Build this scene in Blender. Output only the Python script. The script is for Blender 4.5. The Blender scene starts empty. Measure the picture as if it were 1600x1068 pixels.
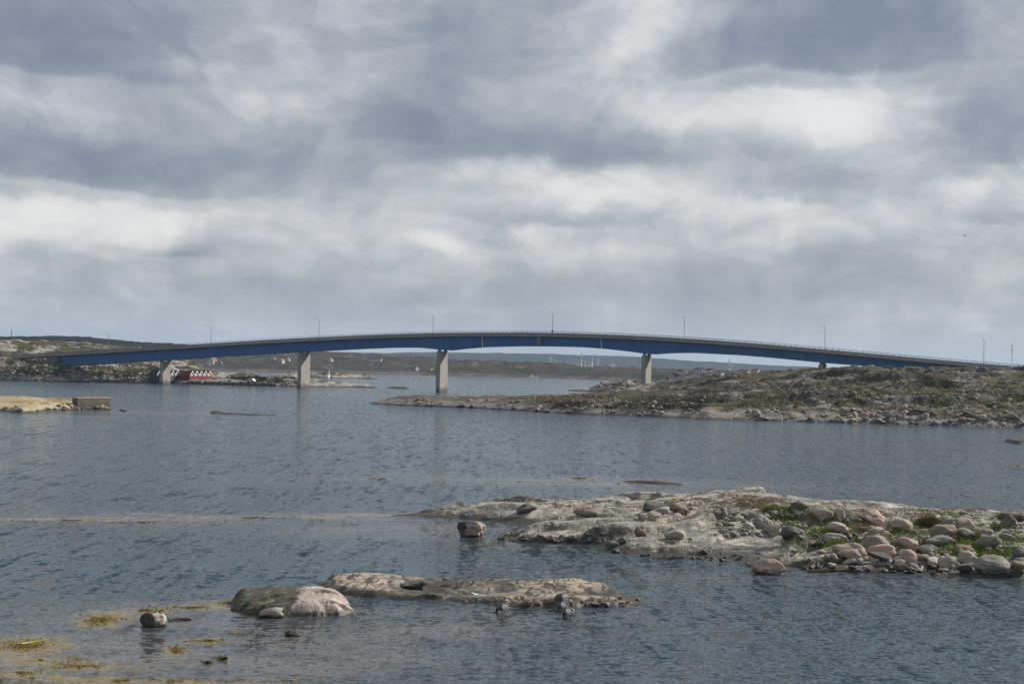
import bpy, bmesh, math, random
import numpy as np
from mathutils import Vector, Matrix
random.seed(7)
R = math.radians
scene = bpy.context.scene
col = scene.collection

# ------------------------------------------------------------------ camera
F = 2222.0; CAMH = 10.0; PITCH = math.atan(38 / F); ROLL = 0.02
fw = Vector((0, math.cos(PITCH), math.sin(PITCH)))
r0 = Vector((1, 0, 0)); u0 = Vector((0, -math.sin(PITCH), math.cos(PITCH)))
rt = r0 * math.cos(ROLL) + u0 * math.sin(ROLL)
up = u0 * math.cos(ROLL) - r0 * math.sin(ROLL)
cd = bpy.data.cameras.new('camera'); cam = bpy.data.objects.new('camera', cd); col.objects.link(cam)
cam.matrix_world = Matrix(((rt.x, up.x, -fw.x, 0), (rt.y, up.y, -fw.y, 0), (rt.z, up.z, -fw.z, CAMH), (0, 0, 0, 1)))
cd.sensor_width = 36; cd.lens = 36 * F / 1600; cd.clip_start = 1; cd.clip_end = 60000
scene.camera = cam
scene.view_settings.view_transform = 'Standard'; scene.view_settings.look = 'None'
scene.view_settings.exposure = 0.18; scene.view_settings.gamma = 1.0
scene.view_settings.use_curve_mapping = False
scene.render.engine = 'CYCLES'; scene.cycles.use_denoising = True; scene.cycles.denoiser = 'OPENIMAGEDENOISE'; scene.cycles.denoising_prefilter = 'NONE'
scene.cycles.max_bounces = 6; scene.cycles.diffuse_bounces = 3; scene.cycles.glossy_bounces = 2
scene.cycles.volume_bounces = 0; scene.cycles.transmission_bounces = 2

def ray(px, py):
    return fw + rt * ((px - 800) / F) + up * ((534 - py) / F)
def pt(px, py, z=0.0):                     # photo pixel -> point of the level plane at height z
    d = ray(px, py); t = (z - CAMH) / d.z
    return Vector((d.x * t, d.y * t, z))
def pd(px, py, Y):                         # photo pixel -> point at depth Y
    d = ray(px, py); t = Y / d.y
    return Vector((d.x * t, Y, CAMH + d.z * t))
def xat(px, Y, z=0.0):                     # x for a photo column at depth Y
    p = pd(px, 572 + .02 * (px - 800), Y); return p.x

# ------------------------------------------------------------------ sun and sky
SUN_AZ = 66.0; SUN_EL = 33.0               # degrees clockwise from +Y
sd_ = Vector((math.sin(R(SUN_AZ)) * math.cos(R(SUN_EL)), math.cos(R(SUN_AZ)) * math.cos(R(SUN_EL)), math.sin(R(SUN_EL))))
sl = bpy.data.lights.new('sun', 'SUN'); sl.energy = 5.0; sl.angle = R(0.7); sl.color = (1.0, 0.93, 0.83)
so = bpy.data.objects.new('sun', sl); col.objects.link(so); so.location = (0, 0, 300)
so.rotation_euler = (-sd_).to_track_quat('-Z', 'Y').to_euler()

class NT:
    def __init__(s, nt): s.nt = nt; s.n = nt.nodes; s.l = nt.links
    def set(s, sock, v):
        if v is None: return
        if isinstance(v, bpy.types.NodeSocket): s.l.new(v, sock)
        else: sock.default_value = v
    def math(s, op, a, b=None, c=None, clamp=False):
        n = s.n.new('ShaderNodeMath'); n.operation = op; n.use_clamp = clamp
        for i, v in enumerate((a, b, c)): s.set(n.inputs[i], v)
        return n.outputs[0]
    def vm(s, op, a, b=None, c=None):
        n = s.n.new('ShaderNodeVectorMath'); n.operation = op
        for i, v in enumerate((a, b, c)): s.set(n.inputs[i], v)
        return n.outputs['Value' if op in ('DOT_PRODUCT', 'LENGTH') else 'Vector']
    def noise(s, v, scale, detail=4, rough=.55, dist=0.0, out='Fac'):
        n = s.n.new('ShaderNodeTexNoise'); s.set(n.inputs['Vector'], v)
        n.inputs['Scale'].default_value = scale; n.inputs['Detail'].default_value = detail
        n.inputs['Roughness'].default_value = rough; n.inputs['Distortion'].default_value = dist
        return n.outputs[out]
    def voro(s, v, scale, feature='F1', out='Distance'):
        n = s.n.new('ShaderNodeTexVoronoi'); s.set(n.inputs['Vector'], v); n.feature = feature
        n.inputs['Scale'].default_value = scale
        return n.outputs[out]
    def ramp(s, f, stops, interp='LINEAR'):
        n = s.n.new('ShaderNodeValToRGB'); s.set(n.inputs[0], f); cr = n.color_ramp; cr.interpolation = interp
        while len(cr.elements) < len(stops): cr.elements.new(0.5)
        for e, (p, c) in zip(cr.elements, stops):
            e.position = p; e.color = (c, c, c, 1) if not hasattr(c, '__len__') else (*c[:3], 1)
        return n.outputs[0]
    def mr(s, v, a, b, c=0.0, d=1.0, smooth=True):
        n = s.n.new('ShaderNodeMapRange'); n.interpolation_type = 'SMOOTHSTEP' if smooth else 'LINEAR'
        for i, x in enumerate((v, a, b, c, d)): s.set(n.inputs[i], x)
        return n.outputs[0]
    def mix(s, f, a, b, blend='MIX'):
        n = s.n.new('ShaderNodeMix'); n.data_type = 'RGBA'; n.blend_type = blend
        s.set(n.inputs[0], f)
        for i, v in ((6, a), (7, b)):
            if isinstance(v, (tuple, list)): v = (*v[:3], 1)
            s.set(n.inputs[i], v)
        return n.outputs[2]
    def sep(s, v):
        n = s.n.new('ShaderNodeSeparateXYZ'); s.set(n.inputs[0], v); return n.outputs
    def comb(s, x, y, z):
        n = s.n.new('ShaderNodeCombineXYZ')
        for i, v in enumerate((x, y, z)): s.set(n.inputs[i], v)
        return n.outputs[0]
    def bump(s, h, strength, dist, normal=None):
        n = s.n.new('ShaderNodeBump'); s.set(n.inputs['Height'], h); s.set(n.inputs['Strength'], strength)
        s.set(n.inputs['Distance'], dist)
        if normal is not None: s.set(n.inputs['Normal'], normal)
        return n.outputs[0]

w = bpy.data.worlds.new('World'); scene.world = w; w.use_nodes = True
W = NT(w.node_tree); W.n.clear()
wout = W.n.new('ShaderNodeOutputWorld')
skyn = W.n.new('ShaderNodeTexSky'); skyn.sky_type = 'NISHITA'; skyn.sun_disc = False
skyn.sun_elevation = R(SUN_EL); skyn.sun_rotation = R(SUN_AZ); skyn.altitude = 10
bg1 = W.n.new('ShaderNodeBackground'); W.l.new(skyn.outputs[0], bg1.inputs[0]); bg1.inputs[1].default_value = 0.09
tc = W.n.new('ShaderNodeTexCoord')
dx, dy, dz = W.sep(tc.outputs['Generated'])
az = W.math('ARCTAN2', dx, dy); el = W.math('ARCSINE', dz)
# cloud-layer coordinates (perspective of a flat layer, softened at the horizon)
den = W.math('ADD', W.math('MAXIMUM', dz, 0.0), 0.09)
cx = W.math('DIVIDE', dx, den); cy = W.math('DIVIDE', dy, den)
cp = W.comb(cx, cy, 0.0)
warp = W.noise(cp, 0.9, 2, .5, out='Color')
warp2 = W.noise(W.comb(az, W.math('MULTIPLY', el, 1.4), 0.3), 9.0, 6, .55, out='Color')
wv = W.vm('SUBTRACT', warp, (0.5, 0.5, 0.5)); wv2 = W.vm('SUBTRACT', warp2, (0.5, 0.5, 0.5))
elc = W.math('MAXIMUM', el, 0.0)
P0 = W.comb(az, elc, 0.0)
P1 = W.vm('MULTIPLY_ADD', wv, (0.10, 0.028, 0.0), P0)
P2 = W.vm('MULTIPLY_ADD', wv2, (0.075, 0.045, 0.0), P1)
def ang(px, py):
    d = ray(px, py).normalized(); return math.atan2(d.x, d.y), math.asin(d.z)
n1 = W.noise(cp, 0.6, 3, .5, .4)
n2 = W.noise(W.comb(az, W.math('MULTIPLY', el, 1.7), 2.0), 8.0, 8, .54, .5)
n3 = W.noise(W.comb(az, W.math('MULTIPLY', el, 1.35), 5.0), 24.0, 6, .56, .6)
bl = W.math('ABSOLUTE', W.math('SUBTRACT', W.noise(W.comb(az, W.math('MULTIPLY', el, 1.5), 9.0), 11.0, 6, .55, .8), 0.5))
st5 = W.noise(W.comb(az, W.math('MULTIPLY', el, 6.0), 7.0), 14.0, 5, .5, .3)
acc = W.math('MULTIPLY_ADD', W.math('SUBTRACT', n1, 0.5), 0.30, 0.465)
acc = W.math('MULTIPLY_ADD', W.math('SUBTRACT', n2, 0.5), 0.78, acc)
acc = W.math('MULTIPLY_ADD', W.math('SUBTRACT', n3, 0.5), 0.44, acc)
acc = W.math('MULTIPLY_ADD', bl, 0.85, acc)
acc = W.math('MULTIPLY_ADD', W.math('SUBTRACT', st5, 0.5), W.mr(elc, .10, .0, .10, .42), acc)
blobs = [  # px, py, half width px, half height px, amplitude
    (90, 345, 190, 42, .38), (235, 345, 50, 45, .22), (690, 382, 40, 18, .26), (430, 120, 120, 45, .22), (1030, 50, 80, 90, .30),
    (1240, 180, 190, 50, .40), (910, 292, 140, 28, .28), (1260, 335, 200, 30, .30), (1500, 285, 40, 22, .25), (1130, 375, 90, 26, .15),
    (60, 170, 110, 26, .18), (880, 395, 190, 22, .16), (600, 350, 160, 40, .06), (1590, 60, 60, 60, .10),
    (90, 50, 260, 75, -.34), (130, 250, 270, 45, -.36), (430, 245, 160, 40, -.13), (660, 160, 110, 75, -.24), (1300, 50, 230, 72, -.42),
    (1560, 190, 100, 60, -.26), (850, 232, 200, 34, -.30), (1560, 330, 80, 26, -.20), (860, 338, 160, 16, -.17), (300, 402, 70, 14, -.20),
    (700, 60, 70, 50, -.10), (1280, 285, 120, 18, -.14), (350, 470, 500, 40, -.05), (700, 475, 120, 10, -.10), (1200, 470, 400, 30, -.10), (1350, 515, 20, 8, .1), (1539, 507, 26, 8, .16)]
for (bx, by, sx, sy, am) in blobs:
    a0, e0 = ang(bx, by); ia, ie = F / sx, F / sy
    q = W.vm('MULTIPLY_ADD', P2, (ia, ie, 0.0), (-a0 * ia, -e0 * ie, 0.0))
    d2 = W.vm('DOT_PRODUCT', q, q)
    v_ = W.math('POWER', 0.40, d2); py_ = W.sep(P2)[1]
    if am < -.15:      # dark masses end in a crisp flat base
        eb = ang(bx, by + sy * .85)[1]; v_ = W.math('MULTIPLY', v_, W.mr(py_, eb - 5 / F, eb + 9 / F, .12, 1.25))
    if am > .24:       # sunlit heads are crisp on top
        eb = ang(bx, by - sy * .9)[1]; v_ = W.math('MULTIPLY', v_, W.mr(py_, eb - 8 / F, eb + 6 / F, 1.15, .25))
    acc = W.math('MULTIPLY_ADD', v_, am * 1.02, acc)
cloudc = W.ramp(acc, [(0.0, (.18, .212, .28)), (.25, (.25, .285, .34)), (.45, (.35, .378, .415)), (.62, (.475, .493, .518)), (.80, (.64, .638, .645)), (1.0, (.74, .732, .72))])
# air near the horizon evens the layer out
hz = W.mr(elc, 0.0, 0.075, 0.66, 0.0)
cloudc = W.mix(hz, cloudc, (.39, .468, .56))
bg2 = W.n.new('ShaderNodeBackground'); W.l.new(cloudc, bg2.inputs[0]); bg2.inputs[1].default_value = 1.0
mx = W.n.new('ShaderNodeMixShader'); mx.inputs[0].default_value = 0.9
W.l.new(bg1.outputs[0], mx.inputs[1]); W.l.new(bg2.outputs[0], mx.inputs[2]); W.l.new(mx.outputs[0], wout.inputs[0])

# ------------------------------------------------------------------ numpy noise
def _h(ix, iy, seed):
    n = (ix.astype(np.int64) * 374761393 + iy.astype(np.int64) * 668265263 + seed * 1442695041) & 0xffffffff
    n = ((n ^ (n >> 13)) * 1274126177) & 0xffffffff
    return ((n ^ (n >> 16)) & 0xffffff) / float(0xffffff)
def vnoise(x, y, seed=0):
    ix = np.floor(x); iy = np.floor(y); fx = x - ix; fy = y - iy
    fx = fx * fx * fx * (fx * (fx * 6 - 15) + 10); fy = fy * fy * fy * (fy * (fy * 6 - 15) + 10)
    a = _h(ix, iy, seed); b = _h(ix + 1, iy, seed); c = _h(ix, iy + 1, seed); d = _h(ix + 1, iy + 1, seed)
    return ((a + (b - a) * fx) * (1 - fy) + (c + (d - c) * fx) * fy) * 2 - 1
def fbm(x, y, scale, octv=4, seed=0, gain=.5):
    s = np.zeros_like(x, dtype=float); a = 1.0; t = 0.0; f = scale
    for o in range(octv):
        ca, sa = math.cos(o * 1.1 + .4), math.sin(o * 1.1 + .4)
        s += a * vnoise((x * ca - y * sa) * f + o * 17.3, (x * sa + y * ca) * f - o * 9.1, seed + o)
        t += a; a *= gain; f *= 2.03
    return s / t
def worley(x, y, scale, seed=0):
    x = x * scale; y = y * scale; ix = np.floor(x); iy = np.floor(y)
    f1 = np.full(x.shape, 9.0); f2 = np.full(x.shape, 9.0); cid = np.zeros(x.shape); ox = np.zeros(x.shape); oy = np.zeros(x.shape)
    for i in (-1, 0, 1):
        for j in (-1, 0, 1):
            gx = ix + i; gy = iy + j
            px = gx + _h(gx, gy, seed); py = gy + _h(gx, gy, seed + 51)
            ddx = x - px; ddy = y - py; d = np.sqrt(ddx ** 2 + ddy ** 2); c = _h(gx, gy, seed + 99)
            m = d < f1
            f2 = np.where(m, f1, np.minimum(f2, d)); cid = np.where(m, c, cid)
            ox = np.where(m, ddx, ox); oy = np.where(m, ddy, oy); f1 = np.where(m, d, f1)
    return f1, f2, cid, ox, oy
def blocks(x, y, scale, amp, seed=0):      # broken rock: tilted rounded blocks with joints between
    f1, f2, c, ox, oy = worley(x + .8 / scale * fbm(x, y, scale * .6, 2, seed + 5), y + .8 / scale * fbm(x, y, scale * .6, 2, seed + 8), scale, seed)
    e = np.clip((f2 - f1) * 3.2, 0, 1); e = 1 - (1 - e) ** 2
    tilt = (ox * (c - .5) + oy * ((c * 7.3) % 1 - .5)) * 1.6
    return amp * (((c * 3.7) % 1) * 1.0 + tilt) * e
def bedmask(u, v, sp, seed, wav=.9, face=.12):  # mask of the steep bed faces, where shade is painted dark
    g = v / sp + wav * fbm(u, v, .35 / sp, 4, seed); f = g - np.floor(g); k = _h(np.floor(g), np.floor(g) * 0, seed)
    m = .5 + .5 * np.clip(fbm(u, v, .5 / sp, 3, seed + 3) * 3, -1, 1)
    return np.clip(1.3 - np.abs(f - face * .5) / face, 0, 1) * (.35 + .65 * k) * m
def beds(u, v, sp, amp, seed, wav=.9, face=.12):     # tilted rock beds: a steep broken face, then a long gentle back
    g = v / sp + wav * fbm(u, v, .35 / sp, 4, seed); f = g - np.floor(g); k = _h(np.floor(g), np.floor(g) * 0, seed)
    m = .5 + .5 * np.clip(fbm(u, v, .5 / sp, 3, seed + 3) * 3, -1, 1)
    return amp * (.35 + .65 * k) * m * np.minimum(f / face, 1) ** .7 * (1 - f)
def poly_sd(x, y, P):
    d = np.full(x.shape, 1e18); ins = np.zeros(x.shape, bool); n = len(P)
    for i in range(n):
        ax, ay = P[i]; bx, by = P[(i + 1) % n]
        vx, vy = bx - ax, by - ay; L = vx * vx + vy * vy + 1e-12
        t = np.clip(((x - ax) * vx + (y - ay) * vy) / L, 0, 1)
        d = np.minimum(d, (x - ax - t * vx) ** 2 + (y - ay - t * vy) ** 2)
        c = ((ay > y) != (by > y)) & (x < (bx - ax) * (y - ay) / ((by - ay) if abs(by - ay) > 1e-9 else 1e-9) + ax)
        ins ^= c
    return np.where(ins, 1, -1) * np.sqrt(d)

# ------------------------------------------------------------------ object helpers
def tag(o, label=None, cat=None, group=None, kind=None):
    if label: o['label'] = label
    if cat: o['category'] = cat
    if group: o['group'] = group
    if kind: o['kind'] = kind
    return o
def link(name, me, mat=None, parent=None, loc=None):
    o = bpy.data.objects.new(name, me); col.objects.link(o)
    if mat is not None and me is not None and not me.materials: me.materials.append(mat)
    if parent: o.parent = parent
    if loc is not None: o.location = loc
    return o
def empty(name, loc, rz=0.0):
    o = bpy.data.objects.new(name, None); col.objects.link(o); o.location = loc; o.rotation_euler = (0, 0, rz)
    o.empty_display_size = .3; return o
def mesh_np(name, V, Fc, smooth=True):
    me = bpy.data.meshes.new(name); V = np.asarray(V, dtype=np.float32); Fc = np.asarray(Fc, dtype=np.int32)
    k = Fc.shape[1]; me.vertices.add(len(V)); me.vertices.foreach_set('co', V.ravel())
    me.loops.add(Fc.size); me.loops.foreach_set('vertex_index', Fc.ravel())
    me.polygons.add(len(Fc)); me.polygons.foreach_set('loop_start', np.arange(len(Fc), dtype=np.int32) * k)
    me.polygons.foreach_set('loop_total', np.full(len(Fc), k, dtype=np.int32))
    me.polygons.foreach_set('use_smooth', np.full(len(Fc), smooth, dtype=bool))
    me.update(calc_edges=True); return me
class MB:                                   # collects simple shapes into one mesh
    def __init__(s): s.v = []; s.f = []; s.sm = []
    def add(s, vs, fs, sm=False):
        b = len(s.v); s.v += [tuple(v) for v in vs]; s.f += [tuple(i + b for i in f) for f in fs]; s.sm += [sm] * len(fs); return s
    def box(s, x0, x1, y0, y1, z0, z1):
        vs = [(x, y, z) for z in (z0, z1) for y in (y0, y1) for x in (x0, x1)]
        return s.add(vs, [(0, 2, 3, 1), (4, 5, 7, 6), (0, 1, 5, 4), (2, 6, 7, 3), (0, 4, 6, 2), (1, 3, 7, 5)])
    def tube(s, pts, rad, n=6, cap=True):
        pts = [Vector(p) for p in pts]; rad = rad if hasattr(rad, '__len__') else [rad] * len(pts)
        b = len(s.v); prev = None
        for i, p in enumerate(pts):
            t = (pts[min(i + 1, len(pts) - 1)] - pts[max(i - 1, 0)]).normalized()
            a = Vector((0, 0, 1)) if abs(t.z) < .9 else Vector((1, 0, 0))
            u = t.cross(a).normalized(); v = t.cross(u)
            for k in range(n):
                q = 2 * math.pi * k / n; s.v.append(tuple(p + (u * math.cos(q) + v * math.sin(q)) * rad[i]))
        for i in range(len(pts) - 1):
            for k in range(n):
                s.f.append((b + i * n + k, b + i * n + (k + 1) % n, b + (i + 1) * n + (k + 1) % n, b + (i + 1) * n + k)); s.sm.append(True)
        if cap:
            s.f.append(tuple(b + k for k in range(n))); s.sm.append(False)
            s.f.append(tuple(b + (len(pts) - 1) * n + k for k in reversed(range(n)))); s.sm.append(False)
        return s
    def mesh(s, name):
        me = bpy.data.meshes.new(name); me.from_pydata(s.v, [], s.f)
        me.polygons.foreach_set('use_smooth', s.sm); me.update(); return me
    def build(s, name, mat, parent=None, loc=None): return link(name, s.mesh(name), mat, parent, loc)

# ------------------------------------------------------------------ materials
def newmat(name):
    m = bpy.data.materials.new(name); m.use_nodes = True; t = NT(m.node_tree)
    b = t.n['Principled BSDF']; return m, t, b
def plain(name, c, rough=.7, metal=0.0, var=.12, scale=3.0):
    m, t, b = newmat(name)
    g = t.n.new('ShaderNodeNewGeometry')
    n = t.noise(g.outputs['Position'], scale, 5, .6)
    f = t.mr(n, .3, .7, 1 - var, 1 + var, False)
    t.set(b.inputs['Base Color'], t.mix(1.0, c, t.comb(f, f, f), 'MULTIPLY'))
    b.inputs['Roughness'].default_value = rough; b.inputs['Metallic'].default_value = metal
    return m
def rock_mat(name, cA, cB, cD, scale=1.0, wet=.25, lichen=None, lamt=.0, veg=None, vamt=0.0, bump=.05, local=False, dark=.5, band=0.0, flank_shade=None):
    """cA/cB granite tones, cD dark lichen tone; veg = list of plant tones mixed on level ground"""
    m, t, b = newmat(name)
    g = t.n.new('ShaderNodeNewGeometry'); pos = g.outputs['Position']
    if local:
        oi = t.n.new('ShaderNodeObjectInfo')
        pos2 = t.vm('MULTIPLY_ADD', t.comb(oi.outputs['Random'], oi.outputs['Random'], oi.outputs['Random']), (31.0, 57.0, 13.0), pos)
    else: pos2 = pos
    a = t.noise(pos2, .45 * scale, 6, .6, .4)
    f = t.noise(pos2, 5.5 * scale, 6, .68)
    ff = t.noise(pos2, 26 * scale, 3, .7)
    c = t.mix(t.mr(a, .38, .62), cA, cB)
    if band:
        st = t.noise(t.vm('MULTIPLY', pos2, (1.0, .35, 3.0)), 1.6 * scale, 6, .6, 1.2)
        c = t.mix(t.math('MULTIPLY', t.mr(st, .45, .60), band), c, cD)
    d = t.math('MULTIPLY', t.mr(f, .50, .62), t.mr(t.noise(pos2, 1.1 * scale, 4, .6), .42, .60))
    c = t.mix(t.math('MULTIPLY', d, dark), c, cD)
    if flank_shade:      # shade painted on the rock's left flank, in the dark lichen tone
        e_ = t.math('MULTIPLY_ADD', t.math('SUBTRACT', t.noise(pos2, 1.6, 5, .65), .5), 2.2, t.math('SUBTRACT', flank_shade[0], t.sep(pos)[0]))
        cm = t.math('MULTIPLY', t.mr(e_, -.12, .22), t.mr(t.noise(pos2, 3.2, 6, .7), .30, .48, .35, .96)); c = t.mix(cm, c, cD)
    sp = t.mr(ff, .35, .65, .58, 1.42, False)
    c = t.mix(1.0, c, t.comb(sp, sp, sp), 'MULTIPLY')
    if lichen:
        lm = t.math('MULTIPLY', t.mr(t.noise(pos2, 1.3 * scale, 5, .6, .5), .62 - lamt * .2, .70 - lamt * .2), t.mr(f, .35, .55))
        c = t.mix(t.math('MULTIPLY', lm, .85), c, lichen)
    cr = t.voro(t.vm('ADD', pos2, t.vm('SCALE', t.noise(pos2, 1.2 * scale, 3, .5, out='Color'), None)), .32 * scale, 'DISTANCE_TO_EDGE')
    h = t.math('MULTIPLY_ADD', t.noise(pos2, 1.8 * scale, 7, .62), 1.0, t.math('MULTIPLY', t.mr(cr, 0.0, .03), .35))
    h = t.math('MULTIPLY_ADD', f, .35, h)
    nz = t.sep(g.outputs['Normal'])[2]; z = t.sep(pos)[2]
    if veg:
        vn = t.noise(pos2, .07 * scale * 3, 6, .58, .3)
        vm_ = t.math('ADD', t.math('MULTIPLY', nz, .55), t.math('MULTIPLY', t.math('SUBTRACT', vn, .5), 2.6))
        vm_ = t.math('MULTIPLY', t.mr(vm_, .62 - vamt, .78 - vamt), t.mr(z, 1.0 * wet + .1, 3.2 * wet + .5))
        tone = t.noise(pos2, .09 * scale * 3, 6, .6, .4)
        k = len(veg); vc = t.ramp(tone, [(.32 + .36 * i / (k - 1), v) for i, v in enumerate(veg)])
        fv = t.mr(t.noise(pos2, 9 * scale, 4, .7),   .3, .7, .65, 1.35, False)
        vc = t.mix(1.0, vc, t.comb(fv, fv, fv), 'MULTIPLY')
        c = t.mix(vm_, c, vc)
    at = t.n.new('ShaderNodeAttribute'); at.attribute_name = 'dirt'         # soil in the joints, plus shade painted onto the steep bed faces
    c = t.mix(t.math('MULTIPLY', t.mr(t.math('MULTIPLY_ADD', t.math('SUBTRACT', f, .5), .9, at.outputs['Fac']), .30, .75), .88), c, (.045, .042, .034))
    # tide line: wet, weed-darkened foot
    zn = t.math('MULTIPLY_ADD', t.math('SUBTRACT', t.noise(pos2, 1.4 * scale, 5, .65), .5), -1.6 * wet, z)
    wm = t.mr(zn, wet * .35, wet * 1.0, 1.0, 0.0)
    c = t.mix(t.math('MULTIPLY', wm, .88), c, (.028, .026, .020))
    t.set(b.inputs['Base Color'], c)
    t.set(b.inputs['Roughness'], t.mr(wm, 0, 1, .88, .5))
    b.inputs['Specular IOR Level'].default_value = .3
    t.set(b.inputs['Normal'], t.bump(h, 1.0, bump))
    return m
# fix for SCALE vector math helper (needs its own socket)
def _vm(s, op, a, b=None, c=None, k=.6):
    n = s.n.new('ShaderNodeVectorMath'); n.operation = op
    for i, v in enumerate((a, b, c)): s.set(n.inputs[i], v)
    if op == 'SCALE': n.inputs['Scale'].default_value = k
    return n.outputs['Value' if op in ('DOT_PRODUCT', 'LENGTH') else 'Vector']
NT.vm = _vm

HEATH = [(.032, .022, .015), (.070, .046, .024), (.062, .054, .022), (.028, .028, .014), (.075, .066, .024), (.14, .13, .04)]
M = {}
M['granite'] = rock_mat('granite', (.40, .365, .325), (.215, .21, .19), (.070, .068, .058), 1.0, .42, (.40, .27, .05), .03, bump=.07, dark=.85, band=.6)
M['outcrop'] = rock_mat('outcrop_granite', (.40, .32, .265), (.27, .235, .20), (.055, .050, .042), 1.0, .34, (.30, .22, .04), .06, bump=.07, dark=.9, band=1.0)
M['domed'] = rock_mat('domed_granite', (.44, .38, .34), (.35, .29, .26), (.050, .046, .036), 1.0, .26, (.28, .22, .05), .08, bump=.06, dark=.75, band=.25, flank_shade=(pt(478, 940).x, .55))  # lichen tone on the left flank, with its shade painted in
M['headland'] = rock_mat('headland_rock', (.25, .222, .20), (.125, .115, .108), (.04, .036, .034), .5, .55, (.33, .32, .31), .22, HEATH, .33, bump=.45, dark=.85)
M['islerock'] = rock_mat('isle_rock', (.36, .33, .30), (.20, .185, .17), (.06, .055, .05), .4, .8, None, 0, HEATH, .26, bump=.5, dark=.7)
M['yellowrock'] = rock_mat('lichen_rock', (.42, .38, .32), (.28, .25, .20), (.07, .06, .045), .8, .45, (.38, .26, .03), .85, bump=.12, dark=.4)
M['reef'] = rock_mat('reef_rock', (.10, .09, .08), (.06, .055, .05), (.03, .03, .025), 1.0, .3, bump=.1)
M['farland'] = rock_mat('far_land', (.13, .112, .10), (.07, .065, .06), (.025, .025, .025), .14, .9, None, 0, [(.012, .014, .010), (.022, .019, .014), (.050, .036, .022), (.012, .015, .010), (.036, .034, .020), (.07, .06, .04)], .50, bump=2.0)
def forest_mat(name, a, b_):
    m, t, b = newmat(name); g = t.n.new('ShaderNodeNewGeometry')
    n = t.noise(g.outputs['Position'], .03, 6, .7); t.set(b.inputs['Base Color'], t.mix(t.mr(n, .35, .65), a, b_))
    b.inputs['Roughness'].default_value = 1; b.inputs['Specular IOR Level'].default_value = 0
    t.set(b.inputs['Normal'], t.bump(t.noise(g.outputs['Position'], .12, 5, .8), 1.0, 5.0)); return m
M['forest'] = forest_mat('forest', (.008, .013, .009), (.020, .024, .015))
M['farforest'] = forest_mat('far_forest', (.018, .026, .022), (.034, .040, .028))

# ------------------------------------------------------------------ terrain builder
class Terr: pass
def terrain(name, poly, ctrl, res, edge, dz, mat, wob=(0, 1), soft=1.0, below=.6, prof=2.0):
    P = [(p[0], p[1]) for p in poly]; xs = [p[0] for p in P]; ys = [p[1] for p in P]; pad = res * 4 + below * 3
    gx = np.arange(min(xs) - pad, max(xs) + pad, res); gy = np.arange(min(ys) - pad, max(ys) + pad, res)
    X, Y = np.meshgrid(gx, gy)
    S = poly_sd(X, Y, P)
    if wob[0]: S = S + wob[0] * fbm(X, Y, wob[1], 4, 77)
    num = np.zeros_like(X); dn = np.zeros_like(X)
    for c in ctrl:
        wgt = 1.0 / ((X - c[0]) ** 2 + (Y - c[1]) ** 2 + soft ** 2) ** 1.8
        num += wgt * c[2]; dn += wgt
    H = num / dn
    e = np.clip(S / edge, 0, 1); prf = 1 - (1 - e) ** prof
    DZ = dz(X, Y, S); MK = None
    if isinstance(DZ, tuple): DZ, MK = DZ
    H = H * prf + DZ * np.clip(S / (edge * .35), 0, 1) ** .6
    H = np.where(S > 0, np.maximum(H, .02 * prf), -np.minimum(-S * .45, below * 1.5))
    keep = H > -below
    qk = keep[:-1, :-1] | keep[1:, :-1] | keep[:-1, 1:] | keep[1:, 1:]
    idx = np.arange(X.size).reshape(X.shape)
    q = np.stack([idx[:-1, :-1][qk], idx[:-1, 1:][qk], idx[1:, 1:][qk], idx[1:, :-1][qk]], 1)
    used = np.unique(q); rm = np.zeros(X.size, int); rm[used] = np.arange(len(used))
    V = np.stack([X.ravel()[used], Y.ravel()[used], H.ravel()[used]], 1)
    # crest-like horizontal shake so that the grid never shows
    V[:, 0] += res * .35 * vnoise(V[:, 0] / res * .7, V[:, 1] / res * .7, 3); V[:, 1] += res * .35 * vnoise(V[:, 0] / res * .7, V[:, 1] / res * .7, 4)
    T = Terr(); T.o = link(name, mesh_np(name, V, rm[q]), mat); T.gx, T.gy, T.H, T.res = gx, gy, H, res
    if MK is not None:
        at_ = T.o.data.attributes.new('dirt', 'FLOAT', 'POINT'); at_.data.foreach_set('value', np.clip(MK.ravel()[used], 0, 1).astype(np.float32))
    def h(x, y):
        i = (x - gx[0]) / res; j = (y - gy[0]) / res
        i = min(max(i, 0), len(gx) - 1.001); j = min(max(j, 0), len(gy) - 1.001); a, b_ = int(i), int(j); u, v = i - a, j - b_
        return float((H[b_, a] * (1 - u) + H[b_, a + 1] * u) * (1 - v) + (H[b_ + 1, a] * (1 - u) + H[b_ + 1, a + 1] * u) * v)
    T.h = h
    def hit(px, py):
        d = ray(px, py); Yv = np.linspace(max(gy[0], 5), gy[-1], 500); tt = Yv / d.y; Xv = d.x * tt; Zv = CAMH + d.z * tt
        ii = np.clip(((Xv - gx[0]) / res).astype(int), 0, len(gx) - 1); jj = np.clip(((Yv - gy[0]) / res).astype(int), 0, len(gy) - 1)
        hh = np.where((Xv < gx[0]) | (Xv > gx[-1]), -1.0, H[jj, ii]); m = np.nonzero((Zv <= hh) & (hh > 0))[0]
        if len(m) == 0:
            k = int(np.argmin(np.where(hh > 0, Zv - hh, 1e9)))
        else: k = int(m[0])
        x, y = float(Xv[k]), float(Yv[k])
        return Vector((x, y, h(x, y)))
    T.hit = hit
    return T
def xy(p): return (p.x, p.y)
def sh(L, z=0): return [xy(pt(a, b, z)) for a, b in L]
def bk(L): return [(xat(a, Y), Y) for a, Y in L]
def cz(L):
    out = []
    for a, b, z in L:
        p = pt(a, b, z); out.append((p.x, p.y, z))
    return out
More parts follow.
